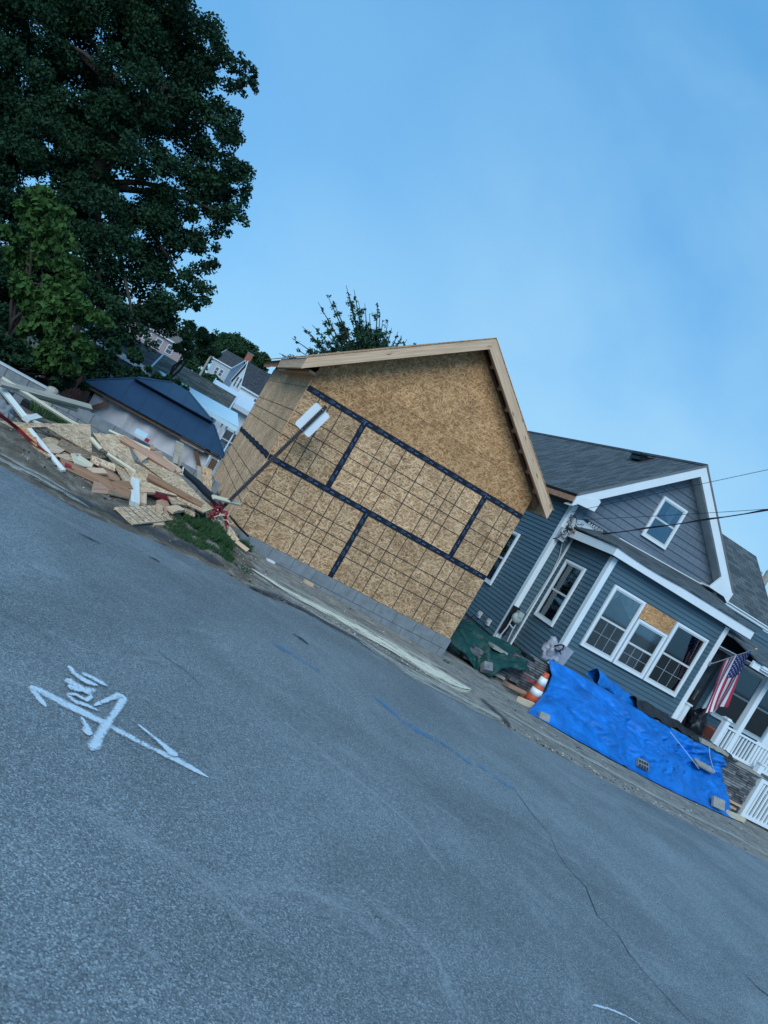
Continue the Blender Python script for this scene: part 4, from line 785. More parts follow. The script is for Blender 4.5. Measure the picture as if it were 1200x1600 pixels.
for i in range(4):
    for j in range(2): b.obox(q+Vector((-.10+.07*i, -.0525+.05*j-.001+.007*i, -.022+.058*j)), (.045, .005, 0), (0, .03, .036), (0, -.004, .003))
b.build('core_hole', 'black', br)
q = P(1104, 1201, Y=.42); b = MB(); b.obox(q+Vector((-.28, 0, -.03)), (.62, .1, -.02), (.05, .2, .05), (0, -.01, .04)); tag(b.build('flat_stone', 'capstone', bevel=.01), 'long flat grey stone lying on the blue tarp heap', 'stone')
q = P(1119, 1170, Y=.9); b = MB(); b.obox(q+Vector((-.45, 0, -.04)), (.85, 0, 0), (0, .22, .02), (0, 0, .06)); tag(b.build('cap_stone', 'capstone', bevel=.01), 'loose limestone cap on the wall under the black cloth', 'stone')
b = MB(); b.tube([P(1047, 1143, Y=.62), P(1070, 1172, Y=.40), P(1092, 1201, Y=.22)], .004, 5); tag(b.build('tie_cord', 'trim'), 'thin pale cord stretched diagonally over the blue tarp', 'cord')
b = MB(); b.tube([P(1108, 1166, Y=.90), P(1109, 1180, Y=.84), P(1113, 1196, Y=.78), P(1117, 1207, Y=.76)], .004, 5); tag(b.build('tie_cord', 'trim'), 'thin pale cord hanging from the wall cap near the tarp end', 'cord')
# sack and box at the wall top
blob('plastic_sack', (6.93, 1.12, .34), (.20, .16, .24), 'bag', 9, 'crumpled pale plastic sack on the wall at the porch corner', 'bag', .5)
b = MB(); b.obox((7.08, 1.05, .34), (.20, 0, 0), (0, .2, 0), (.06, 0, .42)); tag(b.build('cardboard_box', 'bag', bevel=.01), 'pale upright box beside the plastic sack', 'box')
b = MB(); b.tube([(6.80, .93, .68), (6.88, .90, .76), (6.97, .92, .78), (7.0, .93, .70), (6.92, .91, .62), (6.84, .92, .64)], .018, 8); b.tube([(6.86, .9, .60), (6.93, .89, .66), (6.99, .9, .60)], .012, 8); tag(b.build('hand_tool', 'black', smooth=True), 'black coiled tool resting on the plastic sack', 'tool')
# red warning tape from the stones to the cone
def ribbon3(pts, w, tw=0, name='red_tape', mat='red', label='', cat='tape'):
    pts = [Vector(p) for p in pts]; Q = []
    for i in range(len(pts)-1):
        for k in range(6):
            t = k/6; p0 = pts[max(i-1, 0)]; p1 = pts[i]; p2 = pts[i+1]; p3 = pts[min(i+2, len(pts)-1)]
            Q.append(.5*((2*p1)+(-p0+p2)*t+(2*p0-5*p1+4*p2-p3)*t*t+(-p0+3*p1-3*p2+p3)*t**3))
    Q.append(pts[-1]); b = MB(); R_ = []
    for i, p in enumerate(Q):
        d = (Q[min(i+1, len(Q)-1)]-Q[max(i-1, 0)]).normalized(); s_ = d.cross(Vector((0, -1, 0)))
        if s_.length < .05: s_ = Vector((0, 0, 1))
        s_.normalize(); a = tw*i; s_ = (s_*math.cos(a)+d.cross(s_)*math.sin(a))*w/2; R_.append((p-s_, p+s_))
    for (a, c), (e, g_) in zip(R_, R_[1:]): b.poly([a, e, g_, c])
    return tag(b.build(name, mat, solid=.003), label, cat)
ribbon3([P(803, 1023, Y=.90), P(810, 1038, Y=.86), P(817, 1052, Y=.84), P(825, 1062, Y=.8), P(838, 1066, Y=.74), P(848, 1060, Y=.66), P(856, 1055, Y=.58)], .045, .13, label='slack red warning tape between the stone wall and the cone')
# ------------------------------------------------------------------ flag
f0 = Vector((EX1+.03, 1.93, 1.93)); f1 = Vector((11.19, 1.0, 2.66)); flag = thing('flag_on_pole', f0, 'american flag hanging from an angled pole on the porch corner', 'flag')
b = MB(); b.tube([f0, f1], .012, 8); b.build('pole', 'pipe', flag); b = MB(); b.lathe(f1, [(.012, 0), (.028, .02), (.028, .04), (.008, .07)], 12, axis=(f1-f0).normalized()); b.build('finial', 'brass', flag); b = MB(); b.box(EX1+.0, 1.945, 1.88, EX1+.06, 1.975, 1.98); b.build('bracket', 'steel', flag)
pd = f1-f0
def flagf(u, v): # u along hoist: 0 house end .. 1 tip ; v down the fly
    h = f0+pd*(.34+.60*u); gather = 1-.45*v; c = f0+pd*.72; x = h.lerp(Vector((c.x, c.y, h.z)), .0)
    y = h.y+(c.y-h.y)*(.42*v); z = h.z-1.42*v*(1-.10*u*v)-(h.z-c.z)*.25*v
    return Vector((h.x+.045*math.sin(u*11+v*2.0)*(.3+v)+.15*v+.22*v*(u-.45), y+.05*math.sin(u*7-v*3)*v, z))
def fm(u, v):
    s_ = int((1-u)*13); 
    if u > 1-7/13 and v < .40: return 2
    return 0 if s_ % 2 == 0 else 1
b = MB(); b.grid(flagf, 52, 60, mfn=fm); fc = b.build('flag_cloth', ['flag_red', 'flag_white', 'navy_cloth'], flag, smooth=True)
b = MB()
for i in range(9):
    for j in range(6 if i % 2 == 0 else 5):
        u = 1-(i+1)/10*7/13; v = (.40)*((j+.5+(0 if i % 2 == 0 else .5))/6); c = flagf(u, v); du = (flagf(u+.01, v)-c).normalized(); dv = (flagf(u, v+.01)-c).normalized(); nn = du.cross(dv).normalized()
        if nn.y > 0 and nn.x > 0: nn = -nn
        for sg in (-1, 1): b.poly([c+nn*.003*sg+(du*math.cos(math.pi*k/5*1+.3)+dv*math.sin(math.pi*k/5+.3))*(.017 if k % 2 else .008) for k in range(10)])
b.build('star', 'flag_white', flag)
# ------------------------------------------------------------------ white vinyl gate panel at the street
gt = thing('white_gate', (13.9, 1.0, -.75), 'white vinyl picket gate at the street end of the stone wall', 'gate')
b = MB(); b.box(13.20, .93, zg(13.3)-.02, 13.31, 1.04, .30); b.build('gate_post', 'trim', gt, bevel=.006)
b = MB(); b.box(13.17, 1.11, .10, 13.30, 1.24, .55); b.box(13.15, 1.09, .551, 13.32, 1.26, .585); b.build('gate_post', 'trim', gt, bevel=.006)
b = MB(); b.box(13.315, .95, -.66, 15.4, 1.02, -.58); b.box(13.315, .95, .22, 15.4, 1.02, .29); b.build('gate_rail', 'trim', gt)
for k in range(12): b = MB(); x = 13.38+k*.125; b.box(x, .965, -.579, x+.055, 1.005, .219); b.build('picket', 'trim', gt)
b = MB(); b.beam((13.35, 1.12, .25), (14.6, 1.12, -.5), .05, .05); b.build('stair_rail', 'trim', gt)
# ------------------------------------------------------------------ wires and service drop
def wire(a, far, r, lab, sag=.12, tw=False):
    a = Vector(a); far = Vector(far); e = a+(far-a)*2.6; b = MB(); n = 40; pts = [a.lerp(e, k/n)-Vector((0, 0, sag*4*(k/n)*(1-k/n))) for k in range(n+1)]
    b.tube(pts, r, 6)
    if tw: b.tube([p+Vector((.0, .012*math.cos(i*1.3), .016*math.sin(i*1.3)+.012)) for i, p in enumerate(pts)], r*.7, 6)
    return tag(b.build('overhead_wire', 'cable', smooth=True), lab, 'wire', 'wires from the house corner to the street')
wire(P(893, 800, Y=3.55), P(1200, 735, Y=.2), .0055, 'thin uppermost overhead wire crossing the sky right of the gable', -.02)
wire(P(905, 812, Y=3.55), P(1200, 789, Y=.2), .0055, 'thin middle overhead wire crossing the gable window', .10)
wire(P(925, 837, Y=3.5), P(1200, 790, Y=.1), .012, 'thick twisted overhead cable crossing in front of the gable', .12, True)
# ------------------------------------------------------------------ street sign, leaning
sp_ = thing('leaning_sign', (-.40, -.5, -.06), 'leaning brown channel post with a blank pale sign seen from behind', 'street sign')
A_, B_ = Vector((-.40, -.5, -.10)), Vector((.29, -.5, 2.31)); d_ = (B_-A_).normalized(); s_ = Vector((d_.z, 0, -d_.x)); b = MB()
b.obox(A_-s_*.028+Vector((0, -.02, 0)), B_-A_, s_*.056, (0, .006, 0)); b.obox(A_-s_*.028+Vector((0, -.034, 0)), B_-A_, s_*.012, (0, .014, 0)); b.obox(A_+s_*.016+Vector((0, -.034, 0)), B_-A_, s_*.012, (0, .014, 0))
b.build('channel_post', 'steel_brown', sp_)
b = MB()
for k in range(70): c = A_+d_*(.18+k*.033)+Vector((0, -.0205, 0))-s_*.022; b.obox(c-s_*.004-d_*.006, d_*.012, s_*.009, (0, -.016, 0))
b.build('bolt_hole', 'steel', sp_)
def rrect(c, ux, uz, w, h, r, n=5):
    pts = []
    for cx, cz, a0 in ((w/2-r, h/2-r, 0), (-w/2+r, h/2-r, 90), (-w/2+r, -h/2+r, 180), (w/2-r, -h/2+r, 270)):
        for k in range(n+1): a = rad(a0+90*k/n); pts.append(c+ux*(cx+r*math.cos(a))+uz*(cz+r*math.sin(a)))
    return pts
b = MB(); c = A_.lerp(B_, .885)+Vector((.005, .0, 0)); b.sheet(rrect(c, s_*1.0, d_, .30, .455, .035), .003); b.build('sign_plate', 'sign', sp_)
b = MB(); 
for t in (.80, .97): q = A_.lerp(B_, t); b.lathe(q+Vector((0, -.02, 0)), [(.010, 0), (.010, .012)], 8, axis=(0, -1, 0))
b.build('bolt', 'steel', sp_)
# straps tied at the foot of the post
def knot(pt, n, r, sd):
    rr = random.Random(sd); b = MB()
    for k in range(n):
        a = Vector(pt)+Vector((rr.uniform(-.06, .06), rr.uniform(-.05, .0), rr.uniform(-.05, .05))); pts = [a]
        for j in range(5): pts.append(pts[-1]+Vector((rr.uniform(-.06, .06), rr.uniform(-.04, .02), rr.uniform(-.06, .05))))
        b.tube(pts, r, 6)
    return b
k0 = P(341, 799, Y=-.56); b = knot(k0, 12, .013, 3)
for a, c in (((341, 800), (318, 822)), ((346, 800), (357, 822)), ((350, 802), (354, 826)), ((340, 796), (222, 788))): 
    pa, pc = P(*a, Y=-.57), P(*c, Y=-.60); b.beam(pa, pc, .008, .024 if c[0] != 222 else .012)
tag(b.build('red_strap', 'red'), 'knotted red strap tied round the foot of the leaning post', 'strap')
b = knot(P(345, 806, Y=-.6), 5, .007, 8); tag(b.build('pale_rope', 'pine_pale'), 'tangle of pale rope below the red strap knot', 'rope')
# ------------------------------------------------------------------ block wall at the drop
bw = thing('block_wall', (-3, 2.8, -1), 'low grey concrete block wall behind the lumber pile', 'wall')
b = MB(); x = -9.0; a0, a1 = Vector((-9.0, 3.35, 0)), Vector((-.12, 2.55, 0)); dd = (a1-a0); LN = dd.length; dd.normalize(); nn = Vector((-dd.y, dd.x, 0))
for c in range(8):
    s_ = -.2 if c % 2 else 0
    while s_ < LN:
        p0, p1 = max(0, s_), min(LN, s_+.39)
        if p1-p0 > .04: zt = .21-.2*c; b.obox(a0+dd*p0+Vector((0, 0, zt-.192))-nn*(.01+random.uniform(0, .004)), dd*(p1-p0), nn*.2, (0, 0, .192))
        s_ += .4
b.obox(a0+Vector((0, 0, -1.5))+nn*.01, dd*LN, nn*.16, (0, 0, 1.705), 1); b.build('block_courses', ['concrete', 'mortar'], bw, bevel=.004)
b = MB(); b.obox(a0+Vector((0, 0, .2105))-nn*.03, dd*LN*.62, nn*.24, (0, 0, .022)); b.build('sill_strip', 'trim_dirty', bw)
# ------------------------------------------------------------------ lumber and debris pile
def PL(px, py, lift=0, s=.26):
    """spot on the sloping face of the pile"""
    o = Vector((CX, CY, CZ)); d = AF+(px-600)/F_*AR-(py-800)/F_*AU; t = (-.03+lift+s*(o.y+1.4)-o.z)/(d.z-s*d.y); q = o+t*d
    if q.y > 2.45 or t < 0: q = P(px, py, Y=2.45)
    g_ = G(px, py, max(.01, lift*.35+.02))
    if (g_-o).length < (q-o).length: q = g_
    return q
A = lambda x, y: (x*.35, 520+y*.35)
Bz = lambda x, y: (x*.18333, 560+y*.18333)
C = lambda x, y: (170+x*.19167, 640+y*.19167)
def board(name, mat, fn, pts, lifts, label, cat='board', t=.014, edge_mat=None):
    pp = [PL(*fn(*q), l) for q, l in zip(pts, lifts)]; b = MB(); b.sheet(pp, t, 0, 1 if edge_mat else None)
    return tag(b.build(name, [mat, edge_mat] if edge_mat else mat), label, cat, 'boards and sheets in the debris pile')
def stick(name, mat, fn, a, c, w, t, label, la=.1, lc=.1, cat='stick'):
    pa, pc = PL(*fn(*a), la), PL(*fn(*c), lc); return plank_between(name, mat, pa, pc, w, t, label, cat, (0, -.6, .8), 'sticks and planks in the debris pile')
# soil and rubbish bulk under the pile
rs_ = random.Random(33)
for k in range(12):
    u_ = rs_.random(); px = 40+230*u_+rs_.uniform(-25, 40); py = 655+(800-655)*u_+rs_.uniform(-22, 32); c_ = PL(px, py, rs_.uniform(.05, .16)); a_ = rs_.uniform(0, 6.28); L1, L2 = rs_.uniform(.10, .34), rs_.uniform(.05, .13)
    d1 = Vector((math.cos(a_), math.sin(a_)*.8, rs_.uniform(-.3, .3))).normalized(); n1_ = Vector((rs_.uniform(-.5, .5), -.6, 1)).normalized(); d2 = n1_.cross(d1).normalized(); b = MB(); b.obox(c_-d1*L1/2-d2*L2/2, d1*L1, d2*L2, d1.cross(d2)*rs_.choice([.012, .02, .038]), 0, True); tag(b.build('wood_offcut', rs_.choice(['pine', 'pine_red', 'osb_old', 'pine', 'wood_brown', 'pine_pale'])), 'small wood offcut lying loose among the bigger boards of the pile', 'offcut', 'small offcuts in the debris pile')
b = MB()
def heap(u, v):
    x = -3.4+3.3*u; y = -1.0+2.4*v; k = math.sin(math.pi*v)**.8*sst(0, .3, u)*sst(1, .8, u); return (x, y, H(x, y)-.04+k*(.12+.08*fbm(x*2, y*2))+.015*fbm(x*8, y*8))
b.grid(heap, 70, 60); tag(b.build('rubbish_heap', 'ground', smooth=True), kind='stuff')
board('osb_sheet', 'osb_old', Bz, [(-20, 540), (210, 545), (760, 575), (785, 810), (380, 605), (80, 578)], [.12, .14, .22, .16, .14, .12], 'long pointed strand board sheet at the left of the pile', t=.02, edge_mat='ply_dark')
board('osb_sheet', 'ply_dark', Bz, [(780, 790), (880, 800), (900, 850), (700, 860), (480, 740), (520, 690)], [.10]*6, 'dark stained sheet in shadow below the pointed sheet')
board('osb_sheet', 'osb_old', A, [(415, 445), (548, 468), (612, 600), (715, 705), (700, 705), (560, 580), (470, 520)], [.22, .24, .20, .16, .14, .16, .20], 'broad bent strand board sheet in the middle of the pile', t=.018, edge_mat='ply_dark')
board('osb_sheet', 'osb_old', A, [(470, 528), (560, 585), (695, 703), (578, 704)], [.12, .12, .12, .12], 'triangular sheet hanging point down in the pile middle', t=.016)
board('osb_sheet', 'osb_old', A, [(633, 585), (690, 588), (800, 640), (900, 735), (948, 790), (905, 806), (800, 745), (720, 655)], [.24, .26, .26, .22, .16, .13, .17, .2], 'long strand board sheet sloping toward the sign post', t=.018, edge_mat='ply_dark')
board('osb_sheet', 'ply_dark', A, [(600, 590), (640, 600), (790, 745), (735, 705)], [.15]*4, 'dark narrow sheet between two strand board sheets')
board('osb_sheet', 'osb_old', A, [(730, 705), (790, 712), (868, 765), (852, 772), (770, 765)], [.14]*5, 'small torn strand board sheet above the black pipe')
board('plywood_sheet', 'osb_old', A, [(790, 765), (870, 800), (868, 824), (800, 790)], [.08, .08, .06, .08], 'splintered plywood strip beside the grass')
board('osb_sheet', 'osb_old', A, [(60, 455), (300, 475), (400, 560), (215, 555)], [.05, .06, .06, .04], 'low strand board sheet half buried behind the white stick', t=.018, edge_mat='ply_dark')
board('osb_sheet', 'osb_old', A, [(520, 545), (690, 625), (790, 730), (610, 690)], [.19, .20, .18, .15], 'strand board sheet crossing under the two long ones', t=.018, edge_mat='ply_dark')
board('plywood_sheet', 'pine', A, [(600, 505), (735, 555), (820, 640), (690, 600)], [.25, .25, .22, .22], 'pale plywood sheet under the offcuts at the pile top', t=.02)
board('plywood_sheet', 'wood_brown', A, [(300, 560), (470, 600), (560, 670), (420, 650)], [.05, .05, .05, .04], 'brown board behind the long plank at the pile front', t=.03)
# striped sheet
pp = [PL(*C(*q), l) for q, l in zip([(45, 800), (375, 784), (522, 903), (192, 940)], (.07, .12, .05, -.0))]; b = MB(); b.sheet(pp, .018, 0)
nrm = (pp[1]-pp[0]).cross(pp[3]-pp[0]).normalized(); nrm = nrm if nrm.z > 0 else -nrm
for k in range(1, 7): t = k/7; a, c = pp[0].lerp(pp[1], t), pp[3].lerp(pp[2], t); a, c = a.lerp(c, .02), a.lerp(c, .97); b.obox(a+nrm*.0095, c-a, (pp[1]-pp[0]).normalized()*.012, nrm*.0015, 1)
tag(b.build('lined_sheet', ['osb_old', 'line']), 'strand board sheet with dark ruled lines lying at the pile front', 'board', 'boards and sheets in the debris pile')
board('plywood_sheet', 'osb_warm', A, [(90, 420), (130, 418), (160, 455), (168, 500), (140, 500)], [.06, .06, .08, .1, .1], 'reddish plywood scrap under the pointed sheet by the red strap')
board('plywood_sheet', 'pine', A, [(205, 497), (262, 500), (297, 520), (262, 540), (228, 536)], [.10]*5, 'pale wood scrap behind the white stick')
board('plywood_sheet', 'pine', A, [(250, 543), (300, 545), (345, 580), (290, 568)], [.08]*4, 'low pale scrap above the brown plank')
board('white_board', 'pine_pale', A, [(315, 541), (358, 541), (412, 603), (372, 598), (335, 582)], [.12, .12, .10, .10, .12], 'cream painted board lying above the brown plank')
board('plywood_sheet', 'pine_red', A, [(415, 668), (440, 665), (505, 683), (520, 730), (412, 708)], [.02, .04, .04, .0, .0], 'reddish pine offcut in the dirt at the pile front')
board('plywood_sheet', 'pine', A, [(335, 630), (368, 628), (382, 645), (372, 656), (345, 645)], [-.04]*5, 'small pine chip in the dirt left of the reddish offcut', t=.03)
board('plywood_sheet', 'pine_red', A, [(448, 605), (470, 600), (535, 650), (530, 665), (480, 640)], [.06]*5, 'split reddish board edge beside the triangular sheet', t=.03)
board('plywood_sheet', 'pine', C, [(198, 322), (330, 330), (342, 378), (270, 425)], [.26]*4, 'square pine offcut on the pile top', t=.03)
board('plywood_sheet', 'pine_red', C, [(325, 338), (425, 345), (440, 400), (460, 478), (400, 440)], [.26]*5, 'pinkish pine offcut on the pile top', t=.03)
board('plywood_sheet', 'pine', C, [(330, 400), (405, 430), (402, 470), (320, 425)], [.22]*4, 'thick pine offcut below the pinkish one', t=.04)
board('plywood_sheet', 'pine_red', C, [(428, 385), (500, 440), (500, 480), (440, 420)], [.26]*4, 'narrow reddish offcut leaning on the pile top')
board('plywood_sheet', 'pine', C, [(500, 430), (575, 480), (600, 505), (560, 520), (500, 460)], [.24]*5, 'pine offcut at the right end of the pile top', t=.03)
board('plywood_sheet', 'pine_red', C, [(335, 295), (355, 292), (378, 335), (340, 332)], [.28]*4, 'little red pine block standing on the pile top', t=.04)
board('white_board', 'pine_pale', C, [(455, 485), (520, 490), (535, 520), (500, 525)], [.24]*4, 'cream chip between the offcuts on the pile top', t=.02)
board('plywood_sheet', 'wood_brown', C, [(130, 240), (215, 285), (275, 300), (235, 318), (170, 295)], [.26]*5, 'curled brown veneer piece at the pile top')
board('plywood_sheet', 'pine_red', C, [(385, 745), (430, 735), (480, 745), (545, 905), (470, 880)], [.06, .08, .08, .0, .0], 'reddish board leaning behind the ruled sheet')
board('plywood_sheet', 'pine', C, [(350, 925), (445, 920), (462, 950), (370, 948)], [-.02]*4, 'small pine offcut at the road edge of the grass', t=.03)
board('plywood_sheet', 'pine_red', C, [(475, 905), (540, 910), (555, 955), (500, 935)], [-.02]*4, 'rough wood scrap in the grass beside the ruled sheet', t=.03)
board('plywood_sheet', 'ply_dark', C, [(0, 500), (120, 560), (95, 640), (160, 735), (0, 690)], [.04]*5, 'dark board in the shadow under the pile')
stick('pine_plank', 'pine_red', A, (545, 470), (780, 615), .12, .035, 'reddish pine plank leaning along the back of the pile', .30, .28)
stick('pine_plank', 'wood_brown', A, (660, 640), (900, 770), .10, .035, 'brown plank on the long sheet sloping toward the post', .25, .18)
stick('brown_plank', 'wood_brown', A, (262, 578), (578, 725), .14, .04, 'long brown plank across the pile front', .08, .06)
stick('red_plank', 'red', A, (290, 590), (450, 660), .05, .03, 'red painted lath under the brown plank', .02, .02)
stick('timber_post', 'white_wood', C, (205, 580), (205, 780), .11, .09, 'white painted timber end standing in the pile front', .16, .02)
stick('timber_post', 'pine', C, (272, 632), (268, 768), .11, .04, 'bare timber end right beside the white painted one', .14, .02)
stick('white_stick', 'white_wood', A, (-20, 215), (120, 390), .075, .035, 'white board slanting down at the left edge', .30, .12)
stick('white_stick', 'white_wood', A, (115, 388), (172, 375), .09, .05, 'short white board end forming an elbow at the left', .14, .14)
stick('white_stick', 'white_wood', A, (130, 430), (283, 617), .055, .03, 'white stick lying over the dirt bank', .10, .02)
stick('cream_stick', 'pine_pale', A, (8, 203), (335, 410), .05, .03, 'long cream stick along the block wall', .42, .2)
stick('cream_stick', 'pine_pale', A, (250, 360), (375, 425), .035, .02, 'second cream stick just behind the long one', .2, .2)
stick('cream_stick', 'pine_pale', A, (478, 540), (602, 622), .045, .03, 'cream stick lying on the bent sheet', .24, .18)
stick('cream_stick', 'pine_pale', A, (405, 470), (450, 520), .05, .03, 'short pale stick at the left edge of the bent sheet', .24, .22)
stick('cream_stick', 'pine_pale', C, (0, 172), (335, 325), .04, .025, 'cream stick along the back of the pile top', .26, .26)
stick('cream_stick', 'pine_pale', C, (848, 712), (1065, 768), .07, .03, 'white stick poking against the wooden building', .22, .16)
stick('grey_rail', 'wood_grey', A, (0, 225), (405, 335), .09, .05, 'weathered grey rail leaning along the block wall', .38, .34)
stick('grey_rail', 'wood_grey', A, (100, 262), (345, 345), .05, .03, 'thin grey rail under the weathered one', .30, .26)
pa, pc = P(*C(608, 470), Y=-.4), P(*C(515, 885), Y=-1.0); plank_between('lath', 'pine_pale', pa, pc, .018, .012, 'thin upright pale lath in front of the pile', 'stick')
def slab(name, mat, pts, Y0, label, t=.035, cat='board'):
    b = MB(); b.sheet([P(*q, Y=Y0+.10*k_) for q, k_ in pts], t); return tag(b.build(name, mat), label, cat)
slab('upright_plank', 'wood_grey', [(C(548, 252), 1), (C(612, 280), 1), (C(578, 500), 0), (C(510, 440), 0)], 1.7, 'grey plank standing upright behind the pile', .04)
slab('upright_plank', 'wood_grey', [(C(530, 360), 1), (C(570, 375), 1), (C(560, 445), 0), (C(520, 435), 0)], 1.6, 'short lighter board leaning on the upright plank', .03)
slab('leaning_board', 'osb_old', [(C(758, 450), 1), (C(842, 492), 1), (C(838, 700), 0), (C(765, 650), 0)], 1.55, 'weathered board panel standing by the wooden building', .02)
slab('leaning_board', 'wood_grey', [(C(722, 455), 1), (C(757, 470), 1), (C(757, 640), 0), (C(712, 590), 0)], 1.58, 'narrow grey panel beside the standing board panel', .02)
b = MB(); pa, pc = P(*Bz(450, 270), Y=1.4), P(*Bz(350, 475), Y=1.1); b.tube([pa, pa.lerp(pc, .5), pc, pc+Vector((-.02, 0, -.25))], [.095, .1, .1, .1], 12); tag(b.build('timber_post', 'wood_grey'), 'stout weathered log post beside the block wall', 'post')
# rubble lumps at far left
for k, (px, py, r, lab) in enumerate([((0, 300), 0, .16, 'jagged grey concrete lump at the left edge'), ((18, 335), 0, .10, 'smaller grey lump below the jagged one'), ((30, 350), 0, .08, 'small grey stone by the dirt bank')]):
    q = PL(*A(*px), .1); bm_ = blob('rubble_lump', (q.x, q.y, q.z-.12), (r, r*.8, r*.9), 'concrete', k*5, lab, 'rubble', .7, 3)
q = P(*Bz(165, 340), Y=1.5); b = MB(); b.obox(q+Vector((-.16, 0, -.14)), (.42, .05, -.02), (0, .25, 0), (0, 0, .2)); b.obox(q+Vector((-.14, -.01, .06)), (.3, .03, -.02), (0, .2, 0), (0, 0, .04)); tag(b.build('concrete_block', 'concrete', bevel=.012), 'loose grey block standing in front of the block wall', 'block')
q = P(*Bz(260, 400), Y=1.35); b = MB(); b.obox(q+Vector((-.14, 0, -.12)), (.36, .05, -.03), (0, .2, 0), (0, 0, .15)); tag(b.build('plastic_crate', 'black', bevel=.012), 'dark box half hidden by the long cream stick', 'box')
q = P(*C(265, 205), Y=2.45); b = MB(); b.box(q.x-.12, q.y, q.z-.03, q.x+.10, q.y+.1, q.z+.06); b.box(q.x+.09, q.y-.02, q.z-.07, q.x+.17, q.y+.06, q.z-.01, 1); tag(b.build('paint_can', ['awning', 'red'], bevel=.01), 'pale blue can lying on the block wall top', 'can')
# hose, straps
b = MB(); hp = [P(*C(585, 470), Y=.6), P(*C(640, 530), Y=.45), P(*C(720, 595), Y=.25), P(*C(790, 670), Y=.0), P(*C(850, 725), Y=-.25), P(*C(905, 785), Y=-.45)]; b.tube(hp, [.035, .045, .055, .06, .06, .05], 10); tag(b.build('drain_pipe', 'rubber', smooth=True), 'black corrugated drain pipe running down to the sign post', 'pipe')
b = MB(); b.tube([P(359, 806, Y=-.45), P(372, 822, Y=-.35), P(380, 830, Y=-.25), P(388, 838, Y=-.12)], .016, 8); tag(b.build('black_hose', 'rubber', smooth=True), 'thin black hose from the sign post to the block foundation', 'hose')
b = MB(); b.tube([P(*C(705, 805), Y=-.3), P(*C(740, 835), Y=-.4), P(*C(775, 862), Y=-.5)], .04, 8); tag(b.build('pipe_stub', 'rubber', smooth=True), 'short black pipe stub above the grass', 'pipe')
ribbon3([PL(-8, 640, .3), PL(0, 648, .28), PL(28, 670, .22), PL(50, 690, .14), PL(78, 712, .04), PL(95, 722, 0)], .05, .03, 'red_strap', label='long red strap hanging across the left of the pile', cat='strap')
ribbon3([PL(*C(300, 680), .12), PL(*C(370, 690), .14), PL(*C(480, 725), .12)], .06, .02, 'red_strap', label='dark red strap under the bent sheet', cat='strap')
ribbon3([P(*C(835, 985), Y=-.85), P(*C(870, 1020), Y=-.9), P(*C(925, 1085), Y=-1.0), P(*C(960, 1140), Y=-1.05), P(*C(1000, 1160), Y=-1.1)], .03, .3, 'red_strap', label='red strap end trailing in the grass below the post', cat='strap')
ribbon3([(-.39, -.75, -.03), (-.3, -.95, -.06), (-.22, -1.0, -.08), (-.15, -1.1, -.09)], .015, .4, 'red_strap', label='small red scrap of strap in the dirt by the foundation', cat='strap')
# torn plywood strips right of the post
def strip(pts, Y0, w, label, mat='osb_old'):
    b = MB(); q = [P(*p_, Y=Y0-.05*i) for i, p_ in enumerate(pts)]
    for a, c in zip(q, q[1:]): b.beam(a, c+(c-a)*.04, w*random.uniform(.8, 1.1), .014, (0, -.7, .7))
    return tag(b.build('torn_strip', mat), label, 'board')
strip([(343, 806), (352, 822), (364, 838), (369, 845)], -.45, .13, 'curved torn plywood strip leaning beside the post foot'); strip([(369, 846), (378, 853), (387, 860)], -.6, .08, 'torn plywood end lying on the dirt by the foundation', 'pine')
strip([(330, 812), (345, 830), (352, 842)], -.6, .06, 'short torn strip in the grass under the knot', 'pine')
b = MB(); q = G(423, 879); b.obox(q+Vector((-.06, 0, 0)), (.13, .02, 0), (-.02, .06, 0), (0, 0, .03)); tag(b.build('scrap', 'flag_white', bevel=.003), 'white scrap of foam on the verge by the foundation', 'scrap')
b = MB(); q = G(481, 914); b.obox(q+Vector((-.06, 0, 0)), (.15, .01, 0), (-.02, .07, 0), (0, 0, .05)); tag(b.build('scrap', 'pine', bevel=.003), 'small wood scrap against the foundation blocks', 'scrap')
# scattered chips on the verge and bank
b = MB(); rr = random.Random(21)
for k in range(900):
    if rr.random() < .55: x, y = rr.uniform(-4.2, .3), rr.uniform(-2.6, -.6)
    else: x, y = rr.uniform(.3, 13), rr.uniform(-2.4, -.25)
    if k % 3 == 0: x = rr.uniform(.2, 9); y = edge(x)+rr.gauss(.06, .07)
    s_ = rr.uniform(.008, .03); a = rr.uniform(0, 6.28); z = H(x, y)+.006; b.obox((x, y, z), (s_*math.cos(a), s_*math.sin(a), 0), (-s_*.6*math.sin(a), s_*.6*math.cos(a), 0), (0, 0, s_*.4), rr.choice([0, 0, 1, 2]))
tag(b.build('loose_chips', ['paver', 'pine_pale', 'bark']), kind='stuff')
